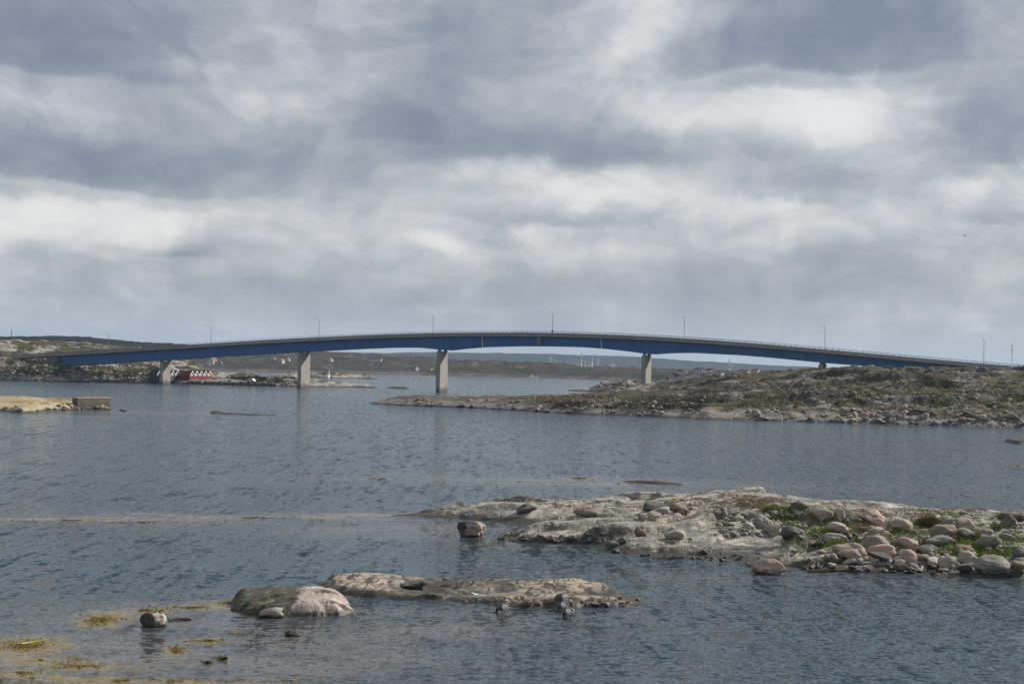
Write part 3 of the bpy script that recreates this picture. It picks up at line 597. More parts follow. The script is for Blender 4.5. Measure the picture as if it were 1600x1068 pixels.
BL = [
 (1248, 799, 30, 16, 'dark', 'round dark grey boulder at the back, right of the dry grass mound', .3),
 (1287, 807, 37, 21, 'rose', 'large pinkish grey boulder at the back, left of a tan upright one', .4),
 (1313, 807, 21, 19, 'tan', 'upright tan boulder between the pinkish grey and the deep pink boulders', .4),
 (1330, 815, 28, 12, 'dark', 'low dark boulder leaning on the left of the deep pink one', .5),
 (1364, 813, 45, 22, 'pink', 'deep pink large boulder at the back of the island', .5),
 (1411, 824, 36, 21, 'rose', 'rounded pale pink boulder left of the olive bush', .2),
 (1194, 817, 34, 22, 'grey', 'sharp edged grey boulder, leftmost of the big loose boulders', .9),
 (1170, 822, 20, 11, 'pale', 'small pale stone at the foot of the sharp edged grey boulder', .4),
 (1208, 831, 29, 17, 'rose', 'tilted pinkish boulder lying on the bare slab below the sharp grey one', .6),
 (1237, 835, 32, 20, 'dark', 'dark angular boulder right of the tilted pinkish one', .9),
 (1309, 829, 38, 17, 'rose', 'rounded grey and pink boulder amid green leaves below the tan one', .3),
 (1366, 849, 54, 25, 'grey', 'largest blocky grey boulder in the middle of the pile', .8),
 (1330, 866, 57, 28, 'gold', 'large boulder with an orange lichen patch on its top', .3),
 (1380, 864, 44, 20, 'pink', 'pink rounded boulder resting on a dark slab', .3),
 (1380, 877, 47, 13, 'dark', 'dark slab under the pink rounded boulder', .8),
 (1419, 853, 38, 20, 'pink', 'orange pink boulder, upper of two stacked pink ones', .6),
 (1419, 872, 30, 22, 'pink', 'blocky pink boulder, lower of two stacked pink ones', .7),
 (1477, 831, 41, 17, 'brown', 'brownish boulder right of the olive bush, low and wide', .3),
 (1512, 821, 36, 20, 'rose', 'pointed pink tan boulder at the back near the right edge', .6),
 (1480, 820, 26, 12, 'grey', 'grey stone behind the brownish low boulder', .5),
 (1472, 847, 45, 17, 'grey', 'flat grey angular boulder between green plants right of the pink pair', .9),
 (1509, 860, 47, 14, 'brown', 'long flat reddish boulder above the pale pink round one', .5),
 (1547, 853, 42, 23, 'grey', 'tall blocky grey boulder near the right edge of the island', .8),
 (1556, 887, 57, 25, 'grey', 'large smooth grey boulder at the waterline near the right edge', .15),
 (1517, 874, 35, 21, 'rose', 'pale pink boulder above the waterline, left of the large smooth one', .4),
 (1483, 884, 29, 21, 'tan', 'taupe boulder standing at the waterline with a dark left face', .7),
 (1461, 881, 23, 16, 'pale', 'pale grey stone left of the taupe waterline boulder', .5),
 (1509, 891, 31, 14, 'dark', 'dark wet boulder at the water between taupe and smooth grey ones', .6),
 (1578, 817, 29, 20, 'dark', 'dark pyramid shaped boulder at the back by the right edge', .8),
 (1595, 868, 24, 17, 'dark', 'dark boulder cut by the right edge of the picture', .6),
 (1595, 889, 24, 17, 'brown', 'brown grey boulder cut by the right edge at the waterline', .5),
 (1450, 860, 29, 15, 'grey', 'mauve grey rounded stone right of the orange pink boulder', .3),
 (1289, 871, 21, 10, 'dark', 'small dark stone left of the boulder with orange lichen', .5),
 (1331, 879, 29, 10, 'grey', 'low grey stone in front of the boulder with orange lichen', .3),
 (1266, 843, 33, 11, 'brown', 'flat brown stone at the edge of the bare slab', .5),
 (1136, 807, 20, 11, 'grey', 'grey stone at the foot of the dry grass mound', .5),
 (1155, 809, 17, 10, 'pale', 'pale stone right of a grey one below the dry grass mound', .5),
 (1305, 843, 39, 16, 'grey', 'flat angular grey boulder left of the largest blocky one', .9),
 (1408, 888, 23, 13, 'dark', 'black wet stone at the waterline below the pink pair', .6),
 (1426, 886, 20, 10, 'grey', 'round grey stone right of the black wet one', .2),
 (1541, 833, 27, 12, 'grey', 'greenish grey flat stone behind the tall blocky one', .5),
 (1574, 840, 27, 11, 'grey', 'thin grey slab near the right edge', .9),
 (1370, 829, 21, 10, 'pale', 'pale stone just below the deep pink boulder', .5),
 (1509, 834, 23, 10, 'pale', 'pale flat stone below the pointed pink tan boulder', .5),
 (1442, 876, 21, 13, 'brown', 'brown stone between the pink pair and the pale waterline stone', .5),
 (823, 797, 33, 16, 'dark', 'dark grey boulder lying on the left arm of the island', .7),
 (916, 801, 41, 16, 'brown', 'flat pinkish brown wedge shaped boulder on pale slabs', .8),
 (1018, 793, 28, 14, 'dark', 'dark angular rock, top left of a small cluster mid island', .9),
 (1036, 799, 23, 12, 'pale', 'pale stone wedged in the small cluster mid island', .5),
 (1022, 807, 27, 13, 'rose', 'pinkish grey stone at the front of the small cluster mid island', .4),
 (1062, 797, 36, 13, 'brown', 'long brown grey stone at the right of the small cluster', .5),
 (1056, 840, 33, 15, 'pale', 'whitish boulder alone on the bare slab near the front shore', .4),
 (972, 846, 15, 12, 'dark', 'small dark stone in a cleft at the front shore', .6),
 (1001, 831, 21, 16, 'brown', 'reddish brown stone in the cleft of the front slabs', .7),
 (969, 786, 17, 7, 'pale', 'small pale stone on the skyline left of mid island', .4),
 (1003, 808, 18, 11, 'grey', 'grey stone at the left of the small cluster mid island', .7),
 (956, 851, 21, 10, 'dark', 'low dark stone at the waterline of the front slab', .5),
]
for i, (a, b, c, d, e, f, g) in enumerate(BL): boulder(near, a, b, c, d, e, f, g, seed=100 + i, sub=4 if c > 24 else 3)
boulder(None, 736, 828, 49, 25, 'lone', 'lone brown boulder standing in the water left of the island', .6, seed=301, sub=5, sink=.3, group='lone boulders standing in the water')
boulder(None, 1202, 887, 54, 24, 'pink', 'boulder with a pink top standing in the water at the front of the island', .3, seed=302, sub=5, sink=.3, group='lone boulders standing in the water')
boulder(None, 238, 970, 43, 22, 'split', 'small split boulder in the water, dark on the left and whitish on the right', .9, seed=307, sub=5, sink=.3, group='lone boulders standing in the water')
boulder(None, 423, 959, 42, 15, 'grey', 'small flat stone in front of the rounded outcrop', .2, seed=304, sub=4, sink=.3, group='lone boulders standing in the water')
boulder(None, 457, 989, 27, 11, 'dark', 'small dark wet stone in the water below the rounded outcrop', .6, seed=305, sub=4, sink=.3, group='lone boulders standing in the water')
boulder(rockB, 647, 914, 44, 14, 'dark', 'black angular stone on the long low outcrop, above its left half', .8, seed=306, sub=4, group='lone boulders standing in the water')

def scatter_rocks(name, T, spots, mat, seed, label=None, cat=None, parent=None):
    """spots: (x, y, size); one joined mesh of many small stones"""
    rs = np.random.RandomState(seed); protos = [boulder_geo(seed + k, 2, 1.0) for k in range(8)]; Vs = []; Fs = []; b = 0
    for (x, y, s) in spots:
        V, Fc = protos[rs.randint(8)]; a = rs.uniform(0, 6.28); ca, sa = math.cos(a), math.sin(a)
        W_ = V * np.array([s * rs.uniform(.7, 1.2), s * rs.uniform(.6, 1.0), s * rs.uniform(.4, .75)]) * .5
        W_ = np.stack([W_[:, 0] * ca - W_[:, 1] * sa, W_[:, 0] * sa + W_[:, 1] * ca, W_[:, 2]], 1) + np.array([x, y, max(T.h(x, y), -.05) + s * .12])
        Vs.append(W_); Fs.append(Fc + b); b += len(V)
    o = link(name, mesh_np(name, np.vstack(Vs), np.vstack(Fs), False), mat, parent)
    tag(o, label, cat, kind='stuff'); return o
rs = np.random.RandomState(5)
def spots_px(T, boxes, n, smin, smax, zmin=.1, power=2.5):
    out = []
    tries = 0
    while len(out) < n and tries < n * 6:
        tries += 1; x0, x1, y0, y1 = boxes[rs.randint(len(boxes))]
        px, py = rs.uniform(x0, x1), rs.uniform(y0, y1); p = T.hit(px, py)
        if p.z < zmin: continue
        out.append((p.x, p.y, smin + (smax - smin) * rs.uniform() ** power))
    return out
scatter_rocks('cobbles', near, spots_px(near, [(1230, 1600, 800, 893), (1380, 1600, 860, 898), (1120, 1260, 800, 838), (1600, 1880, 815, 900)], 820, .12, .62, .03), BM['grey'], 11, 'small grey cobbles filling the gaps between boulders', 'cobbles')
scatter_rocks('cobbles', near, spots_px(near, [(1280, 1600, 810, 893), (1600, 1860, 820, 900)], 380, .12, .7, .05), BM['rose'], 21, 'small pinkish cobbles between boulders', 'cobbles')
scatter_rocks('shore_stones', near, spots_px(near, [(1250, 1600, 886, 900), (950, 1200, 862, 880), (780, 960, 840, 850)], 240, .1, .45, .0), BM['dark'], 31, 'dark wet stones along the front waterline', 'stones')
scatter_rocks('slab_stones', near, spots_px(near, [(700, 1250, 775, 860)], 150, .08, .42, .15, 3.5), BM['pale'], 41, 'small pale loose stones on the bare slabs', 'stones')
scatter_rocks('outcrop_stones', rockB, spots_px(rockB, [(740, 1000, 935, 948)], 60, .08, .4, .0), BM['tan'], 43, 'small loose stones at the foot of the long outcrop', 'stones')
hm1 = rock_mat('headland_stone', (.24, .225, .21), (.14, .135, .13), (.07, .065, .06), .8, .5, bump=.12)
hm2 = rock_mat('headland_stone_pink', (.36, .29, .245), (.20, .17, .15), (.08, .07, .06), .8, .5, bump=.12)
scatter_rocks('headland_stones', head, spots_px(head, [(1040, 1640, 590, 655), (1200, 1640, 610, 660), (640, 1100, 625, 650)], 500, .3, 1.8, .4, 4), hm1, 51, 'grey rocks strewn over the headland', 'rocks')
scatter_rocks('headland_shore_stones', head, spots_px(head, [(1180, 1640, 640, 664), (1300, 1640, 645, 666), (620, 1100, 630, 652)], 260, .4, 2.0, .1, 3), hm2, 61, 'pinkish shore rocks along the headland waterline', 'rocks')
scatter_rocks('isle_shore_stones', isle, spots_px(isle, [(100, 470, 590, 604), (0, 250, 565, 597)], 600, .5, 2.4, .05, 2), hm1, 71, 'dark grey shore rocks below the red boathouses', 'rocks')
scatter_rocks('islet_stones', islet, spots_px(islet, [(935, 1010, 598, 613)], 160, .5, 2.2, .1, 2), hm2, 72, 'pale rocks on the islet behind the pier', 'rocks')
scatter_rocks('islet_shore_stones', left_rock, spots_px(left_rock, [(70, 170, 626, 641), (0, 170, 636, 643)], 110, .15, 1.1, .0, 2.5), M['granite'], 73, 'jumbled grey stones round the yellow rock and the wall', 'stones')

# ------------------------------------------------------------------ vegetation
def leaf_mat(name, a, b_):
    m, t, b = newmat(name); g = t.n.new('ShaderNodeNewGeometry')
    t.set(b.inputs['Base Color'], t.mix(t.noise(g.outputs['Position'], 2.5, 4, .7), a, b_)); b.inputs['Roughness'].default_value = .8
    b.inputs['Specular IOR Level'].default_value = .2
    return m
M['herb'] = leaf_mat('herb_green', (.06, .11, .015), (.20, .25, .04))
M['olive'] = leaf_mat('bush_olive', (.07, .06, .015), (.15, .12, .03))
M['dry'] = leaf_mat('dry_grass', (.17, .135, .085), (.30, .25, .17))
M['twig'] = leaf_mat('dry_twig', (.10, .075, .06), (.16, .12, .10))
M['shrub'] = leaf_mat('heath_shrub', (.025, .028, .012), (.065, .055, .025))
M['bright'] = leaf_mat('moss_green', (.10, .11, .02), (.19, .18, .05))
M['kelp'] = leaf_mat('seaweed_ochre', (.10, .072, .018), (.24, .175, .045))
M['kelpd'] = leaf_mat('seaweed_dark', (.03, .024, .012), (.10, .07, .025))
def leaves(n, pos, size, flat=.3, elong=1.6, seed=0):
    """pos: (n,3) centres -> irregular quads"""
    r = np.random.RandomState(seed); a = r.normal(size=(n, 3)); a[:, 2] *= flat; a /= np.linalg.norm(a, axis=1)[:, None]
    b = r.normal(size=(n, 3)); b[:, 2] *= (flat + .2); b -= (b * a).sum(1)[:, None] * a; b /= np.linalg.norm(b, axis=1)[:, None]
    s = size * r.uniform(.5, 1.4, (n, 1)); A = a * s * elong; B = b * s * .6
    V = np.stack([pos - A, pos - B * .9, pos + A, pos + B], 1).reshape(-1, 3); return V, np.arange(4 * n).reshape(n, 4)
def clumps(name, T, spots, per, spread, hgt, size, mat, seed, label, cat, flat=1.0):
    r = np.random.RandomState(seed); Ps = []
    for (x, y, s) in spots:
        a = r.uniform(0, 6.28, per); q_ = np.sqrt(r.uniform(0, 1, per)); X = x + np.cos(a) * q_ * spread * s; Y = y + np.sin(a) * q_ * spread * s
        hh = hgt * s * (1 - q_ ** 2) * r.uniform(.2, 1.0, per) + .01
        Z = np.array([max(T.h(u, v), 0.0) for u, v in zip(X, Y)]) + hh; Ps.append(np.stack([X, Y, Z], 1))
    P = np.vstack(Ps); V, Fc = leaves(len(P), P, size, flat, seed=seed)
    o = link(name, mesh_np(name, V, Fc, False), mat); tag(o, label, cat, kind='stuff'); return o
clumps('ground_plants', near, spots_px(near, [(1225, 1320, 792, 850), (1290, 1340, 815, 860), (1380, 1470, 825, 860), (1400, 1600, 800, 850), (1450, 1600, 840, 870), (1200, 1240, 795, 810), (1480, 1560, 850, 870)], 460, .4, 1.4, .1, 1.2), 90, .65, .32, .038, M['herb'], 81, 'bright green leafy plants growing between the boulders', 'plants')
clumps('moss', near, spots_px(near, [(1090, 1150, 820, 835), (1260, 1600, 798, 812), (990, 1100, 800, 812), (850, 1000, 789, 793)], 60, .5, 1.2, .2, 1), 60, .8, .05, .03, M['bright'], 82, 'yellowish moss in hollows of the slabs', 'moss')
clumps('dry_grass', near, spots_px(near, [(1120, 1230, 774, 800), (1150, 1210, 776, 795), (1000, 1130, 778, 800), (1240, 1580, 790, 806)], 130, .5, 1.2, .5, 1), 110, .7, .10, .035, M['dry'], 83, 'bleached dry grass mound on the crest of the island', 'grass', 1.5)
def strandy(name, T, spots, per, hgt, mat, seed, label, cat, lean=.35, wid=.012, kind='stuff', spread=.5, parent=None):
    r = np.random.RandomState(seed); V = []; Fc = []
    for (x, y, s) in spots:
        for k in range(per):
            X = x + r.normal() * spread * s * .5; Y = y + r.normal() * spread * s * .5; z = max(T.h(X, Y), 0) - .02; h_ = hgt * s * r.uniform(.4, 1)
            lx, ly = r.normal() * lean * h_, r.normal() * lean * h_; b = len(V); wd = wid * s; a = r.uniform(0, 3.1); cx_, sy_ = math.cos(a) * wd, math.sin(a) * wd
            V += [(X - cx_, Y - sy_, z), (X + cx_, Y + sy_, z), (X + lx * .4 + cx_ * .8, Y + ly * .4 + sy_ * .8, z + h_ * .6), (X + lx * .4 - cx_ * .8, Y + ly * .4 - sy_ * .8, z + h_ * .6), (X + lx, Y + ly, z + h_), (X + lx + cx_ * .3, Y + ly, z + h_)]
            Fc += [(b, b + 1, b + 2, b + 3), (b + 3, b + 2, b + 5, b + 4)]
    o = link(name, mesh_np(name, V, Fc, False), mat, parent)
    if parent is None: tag(o, label, cat, kind=kind)
    return o
strandy('dry_stalks', near, spots_px(near, [(1120, 1240, 772, 800), (1240, 1300, 795, 815), (1300, 1600, 796, 812), (1330, 1360, 820, 835)], 110, .4, 1.0, .2, 1), 22, .5, M['dry'], 84, 'thin dry stalks along the crest and between stones', 'grass')
def bush(name, T, px, py, wm, hm, leafm, n, label, seed, twigs=60, leafsize=.035):
    p = T.hit(px, py); r = np.random.RandomState(seed); e = empty(name, p)
    tag(e, label, 'bush'); mb = MB(); tips = []
    for k in range(twigs):
        a = r.uniform(0, 6.28); q_ = r.uniform(0, 1) ** .6; ex = math.cos(a) * q_ * wm / 2; ey = math.sin(a) * q_ * wm / 2 * .7; ez = hm * (1.05 - .55 * q_) * r.uniform(.6, 1.05)
        m1 = (ex * .35 + r.normal() * .04, ey * .35 + r.normal() * .04, ez * .5); mb.tube([(ex * .08, ey * .08, -.05), m1, (ex, ey, ez)], [.014, .009, .004], 4, False); tips.append((m1, (ex, ey, ez)))
    mb.build('stems', M['twig'], e)
    if n:
        P = []
        for k in range(n):
            m1, t1 = tips[r.randint(len(tips))]; u = r.uniform(.1, 1.0); P.append([m1[i] + (t1[i] - m1[i]) * u + r.normal() * .05 for i in range(3)])
        V, Fc = leaves(n, np.array(P), leafsize, 1.0, seed=seed); link('leaves', mesh_np('leaves', V, Fc, False), leafm, e)
    return e
bush('low_bush', near, 1450, 822, 1.9, .75, M['olive'], 2600, 'olive brown bushy plant at the back between pink boulders', 91, 90)
bush('low_bush', near, 1556, 830, 1.0, .6, M['herb'], 900, 'fresh green bush beside the dark pyramid shaped boulder', 92, 50)
bush('dry_bush', near, 1565, 812, 1.6, .75, M['twig'], 250, 'bare brown twiggy bush at the back left of the right edge', 93, 130, .02)
bush('dry_bush', near, 1594, 815, 1.6, .85, M['twig'], 300, 'bare brown twiggy bush cut by the right edge', 94, 140, .02)
bush('dry_bush', near, 1345, 834, 1.3, .6, M['dry'], 350, 'bleached dry shrub in front of the deep pink boulder', 95, 110, .02)
bush('dry_bush', near, 1262, 824, 1.1, .6, M['twig'], 120, 'thin dry shrub standing left of the rounded grey and pink boulder', 96, 70, .02)
for i, (px, lab) in enumerate(((1396, 'thin dark wooden stake on the skyline, left of two'), (1456, 'thin dark wooden stake on the skyline, right of two'))):
    p = near.hit(px, 800); o = MB().tube([(0, 0, -.1), (.01, 0, .35)], .018, 5).build('stake', M['twig'], None, p); tag(o, lab, 'stake')
clumps('heath_shrubs', head, spots_px(head, [(1040, 1640, 585, 640), (1200, 1640, 575, 640), (850, 1100, 618, 640)], 380, .6, 2.0, .8, 1.3), 60, 1.9, .32, .13, M['shrub'], 101, 'dark heather and juniper clumps spread over the headland', 'heather')
clumps('headland_grass', head, spots_px(head, [(1340, 1600, 606, 618), (1400, 1560, 600, 610), (1150, 1240, 628, 638), (1120, 1300, 582, 596), (1560, 1600, 620, 628)], 170, .7, 2.0, .5, 1), 40, 1.8, .2, .12, M['bright'], 102, 'yellow green grass strips on the ledges of the headland', 'grass')
strandy('reeds', head, spots_px(head, [(830, 915, 620, 630), (1150, 1230, 628, 636)], 150, .7, 1.2, .3, 1), 14, 1.1, M['dry'], 103, 'pale reeds growing on the low spit of the headland', 'reeds', wid=.07, spread=2.0)
clumps('isle_shrubs', isle, spots_px(isle, [(0, 110, 560, 590), (130, 250, 570, 590), (370, 470, 590, 600)], 220, .6, 2.0, .8, 1.3), 50, 1.5, .7, .2, M['shrub'], 104, 'dark green scrub on the slope under the left end of the bridge', 'scrub')
clumps('isle_grass', isle, spots_px(isle, [(0, 95, 560, 575), (110, 240, 575, 590)], 120, .8, 2.2, .8, 1.0), 50, 1.8, .3, .2, M['bright'], 105, 'short green grass on the embankment by the left bridge end', 'grass')
bushspots = [(365 + 6 * i + random.uniform(-2, 2), 594 - random.uniform(0, 1)) for i in range(9)]
for i, (px, py) in enumerate(bushspots):
    p = isle.hit(px, py); n = 260; r = np.random.RandomState(200 + i); d = r.normal(size=(n, 3)); d /= np.linalg.norm(d, axis=1)[:, None]; d *= (r.uniform(.3, 1, (n, 1)) ** .4) * np.array([1.3, 1.1, .9]) * random.uniform(.8, 1.2); d[:, 2] = np.abs(d[:, 2])
    e = empty('shrub', p); tag(e, 'low dark green shrub in the row behind the white van on the quay', 'shrub', 'dark shrubs behind the quay')
    V, Fc = leaves(n, d + np.array([0, 0, .5]), .2, 1.0, seed=i); link('crown', mesh_np('crown', V, Fc, False), M['shrub'], e)
    MB().tube([(0, 0, -.2), (0, 0, .9)], [.1, .06], 6).build('trunk', M['twig'], e)

# seaweed afloat
def weed(name, spots, n, size, mat, seed, label, zmax=.03):
    """spots: photo ellipses (px, py, rx, ry, weight)"""
    r = np.random.RandomState(seed); wts = np.array([s[2] * s[3] * s[4] for s in spots], float); wts = wts / wts.sum(); P = []
    while len(P) < n:
        s = spots[r.choice(len(spots), p=wts)]; a = r.uniform(0, 6.28); q_ = abs(r.normal()) * .62
        px, py = s[0] + math.cos(a) * q_ * s[2], s[1] + math.sin(a) * q_ * s[3]; p = pt(px, py)
        d = fbm(np.array([p.x]), np.array([p.y]), .9, 3, seed)[0]
        if d < -.05 + .3 * (q_ - .5): continue
        P.append((p.x, p.y, r.uniform(.0, zmax)))
    V, Fc = leaves(n, np.array(P), size * .55, .10, 2.4, seed); V[:, 2] = np.maximum(V[:, 2], -.02)
    o = link(name, mesh_np(name, V, Fc, False), mat); tag(o, label, 'seaweed', kind='stuff'); return o
weed('seaweed', [(160, 968, 38, 9, 1), (225, 953, 60, 3.5, 1), (300, 948, 60, 3, 1), (355, 942, 26, 4, 1.2), (545, 932, 20, 3, .5)], 1700, .045, M['kelp'], 1, 'ochre seaweed band trailing left from the rounded outcrop')
weed('seaweed', [(35, 1008, 60, 10, 1), (60, 1030, 90, 8, .8), (130, 1040, 120, 6, .5), (200, 1062, 200, 5, .8), (30, 1050, 60, 10, .5)], 1900, .045, M['kelp'], 2, 'ochre seaweed mats in the bottom left corner')
weed('seaweed', [(275, 1015, 17, 6, 1.2), (325, 1000, 32, 4, .8), (220, 1030, 50, 3, .5), (370, 990, 40, 3, .5), (200, 1005, 30, 3, .3), (430, 1062, 60, 3, .3), (450, 1000, 60, 3, .2)], 1100, .04, M['kelp'], 3, 'small loose seaweed tufts right of the corner mats')
weed('seaweed', [(110, 812, 90, 2.0, 1), (220, 815, 90, 1.5, .6), (400, 808, 100, 1.6, .6), (505, 812, 60, 1.5, .4), (20, 815, 60, 1.5, .5)], 700, .06, M['kelp'], 4, 'brown seaweed line reaching left from the tip of the island')
weed('seaweed', [(905, 747, 30, 2.0, 1.2), (600, 748, 40, 1.6, .4), (1000, 754, 40, 1.4, .6)], 500, .09, M['kelp'], 5, 'yellow seaweed over the shallow reef behind the island')
weed('seaweed', [(1590, 728, 22, 1.6, 1)], 130, .09, M['kelp'], 6, 'orange seaweed patch at the right edge of the open water')
weed('seaweed', [(292, 968, 30, 2.5, 1)], 500, .05, M['kelpd'], 7, 'dark wet seaweed beside the small split boulder', .06)
weed('seaweed', [(350, 1029, 16, 4, 1), (325, 1036, 12, 2, 1)], 360, .05, M['kelpd'], 8, 'dark wet seaweed heap breaking the surface at bottom left', .08)
weed('seaweed', [(1300, 893, 130, 3, 1), (1180, 884, 60, 2, .6), (1500, 901, 80, 3, .8), (1050, 872, 60, 2, .6)], 2600, .05, M['kelpd'], 9, 'dark weed fringe along the front shore of the island', .1)
p = pt(34, 1006); q_ = pt(70, 1002)
o = MB().tube([p + Vector((0, 0, .03)), (p + q_) / 2 + Vector((0, .06, .04)), q_ + Vector((0, 0, .03))], .02, 5).build('floating_reed', plain('reed_yellow', (.55, .5, .08), .6)); tag(o, 'bright yellow green reed floating on the seaweed at bottom left', 'reed')

# ------------------------------------------------------------------ bridge
TAN = .42; Z0 = 518.0; PHI = math.atan(TAN)
EX = Vector((math.cos(PHI), -math.sin(PHI), 0)); NN = Vector((-math.sin(PHI), -math.cos(PHI), 0))
def bridge_pt(px, py=None, back=0.0):
    """point where the photo ray meets the bridge's vertical side plane, moved back metres away"""
    d = ray(px, py if py is not None else 572); zc = Z0 + back / math.cos(PHI)
    t = zc / (d.y + TAN * d.x); return Vector((d.x * t, d.y * t, CAMH + d.z * t))
ORG = bridge_pt(800, 521); ORG.z = 0
def sloc(p): return (p - ORG).dot(EX)
top_px = [(-60, 562), (0, 558.5), (60, 555.3), (100, 552.8), (200, 547), (300, 540), (400, 534.5), (500, 530), (600, 526), (700, 523.3), (800, 522), (850, 522.2), (900, 523.2), (1000, 527.5), (1100, 533.5), (1200, 542), (1300, 550.3), (1400, 559), (1500, 567.6), (1580, 574), (1700, 583)]
bot_px = [(85, 572.5), (100, 571), (200, 564.7), (258, 561.3), (300, 558.8), (400, 552.5), (473, 548.5), (550, 544.3), (600, 542.2), (640, 542), (665, 543.6), (690, 546.6), (715, 543.8), (745, 541.3), (800, 539.8), (850, 540), (900, 541.3), (945, 544.5), (980, 548.5), (1010, 552.8), (1040, 550.7), (1075, 550.2), (1150, 554), (1200, 558), (1287, 566.5), (1400, 575), (1500, 582), (1560, 586)]
ts, tz = zip(*[(sloc(bridge_pt(a, b)), bridge_pt(a, b).z) for a, b in top_px]); bs, bz = zip(*[(sloc(bridge_pt(a, b)), bridge_pt(a, b).z) for a, b in bot_px])
pf = np.polyfit(ts, tz, 5)
def ztop(s): return float(np.polyval(pf, s))
def zbot(s): return float(np.interp(s, bs, bz))
def bp(s, back, z): return ORG + EX * s - NN * back + Vector((0, 0, z))
Spx = lambda px: sloc(bridge_pt(px))
S0, S1 = Spx(88), Spx(1545)
BW = 10.5
def concrete(name, c, streak=.5):
    m, t, b = newmat(name); g = t.n.new('ShaderNodeNewGeometry'); pos = g.outputs['Position']
    n = t.noise(pos, .35, 6, .65); v = t.noise(t.vm('MULTIPLY', pos, (1.2, 1.2, .12)), 1.6, 5, .65); f = t.noise(pos, 5, 4, .7)
    k = t.math('ADD', t.mr(n, .3, .7, .82, 1.12, False), t.math('MULTIPLY', t.math('SUBTRACT', v, .5), streak)); k = t.math('MULTIPLY_ADD', t.math('SUBTRACT', f, .5), .25, k)
    c2 = t.mix(1.0, c, t.comb(k, k, k), 'MULTIPLY'); zn = t.math('MULTIPLY_ADD', t.math('SUBTRACT', n, .5), 2.0, t.sep(pos)[2])
    c2 = t.mix(t.mr(zn, .3, 2.3, .85, 0.0), c2, (.05, .05, .042))
    t.set(b.inputs['Base Color'], c2); b.inputs['Roughness'].default_value = .9; t.set(b.inputs['Normal'], t.bump(f, .4, .05)); return m
M['pier'] = concrete('pier_concrete', (.265, .252, .232)); M['deck'] = concrete('deck_concrete', (.25, .235, .215), .8); M['dirty'] = concrete('deck_underside', (.12, .12, .12))
mb_, t_, b_ = newmat('blue_steel'); g_ = t_.n.new('ShaderNodeNewGeometry')
vv = t_.noise(t_.vm('MULTIPLY', g_.outputs['Position'], (.5, .5, .1)), 1.0, 5, .6); kk = t_.mr(vv, .3, .7, .8, 1.2, False)
t_.set(b_.inputs['Base Color'], t_.mix(1.0, (.004, .10, .29), t_.comb(kk, kk, kk), 'MULTIPLY')); b_.inputs['Roughness'].default_value = .42; M['blue'] = mb_
M['steel'] = plain('galvanised_steel', (.20, .205, .21), .6, .3, .1); M['barrier'] = plain('barrier_steel', (.17, .17, .175), .65, .2, .15, .6)
M['asphalt'] = plain('asphalt', (.05, .05, .05), .9); M['white'] = plain('white_paint', (.75, .75, .73), .5, 0, .06); M['black'] = plain('black_rubber', (.02, .02, .02), .6)
bridge = empty('road_bridge', ORG); tag(bridge, 'long blue steel girder bridge on concrete piers arching low over the sound', 'bridge')
def along(secfn, s0, s1, step, name, mat, closed=True, parent=bridge):
    S = np.arange(s0, s1 + step * .5, step); V = []; Fc = []
    for s in S:
        for (bk_, z) in secfn(s): V.append(tuple(bp(s, bk_, z) - ORG))
    k = len(secfn(S[0])); n = len(S)
    for i in range(n - 1):
        for j in range(k if closed else k - 1): Fc.append((i * k + j, i * k + (j + 1) % k, (i + 1) * k + (j + 1) % k, (i + 1) * k + j))
    me = bpy.data.meshes.new(name); Fc2 = list(Fc)
    if closed: Fc2 += [tuple(range(k))[::-1], tuple((n - 1) * k + j for j in range(k))]
    me.from_pydata(V, [], Fc2); bm = bmesh.new(); bm.from_mesh(me); bmesh.ops.recalc_face_normals(bm, faces=bm.faces); bm.to_mesh(me); bm.free()
    return link(name, me, mat, parent)
SL, SR = Spx(-60), Spx(1690)
along(lambda s: [(0.30, ztop(s) - .55), (BW - .3, ztop(s) - .55), (BW - .3, ztop(s) - .02), (.3, ztop(s) - .02)], SL, SR, 3, 'deck_slab', M['dirty'])
for k in (0, 1):
    b0, b1 = ((0, .297) if k == 0 else (BW - .297, BW))
    along(lambda s: [(b0, ztop(s) - .62), (b1, ztop(s) - .62), (b1, ztop(s) + .18), (b0, ztop(s) + .18)], SL, SR, 3, 'edge_beam', M['deck'])
along(lambda s: [(.9, ztop(s) + .004), (BW - .9, ztop(s) + .004)], SL, SR, 3, 'road_surface', M['asphalt'], False)
for bk_ in (1.9, BW - 3.2):           # two plate box girders, each web a little stiffened
    along(lambda s: [(bk_ + .12, zbot(s)), (bk_ + 1.2, zbot(s)), (bk_ + 1.3, ztop(s) - .553), (bk_, ztop(s) - .553)], S0, S1, 2, 'girder', M['blue'])
fl = along(lambda s: [(1.75, zbot(s) - .07), (3.3, zbot(s) - .07), (3.3, zbot(s) - .003), (1.75, zbot(s) - .003)], S0, S1, 2, 'bottom_flange', M['blue'])
fl = along(lambda s: [(BW - 3.4, zbot(s) - .07), (BW - 1.85, zbot(s) - .07), (BW - 1.85, zbot(s) - .003), (BW - 3.4, zbot(s) - .003)], S0, S1, 2, 'bottom_flange', M['blue'])
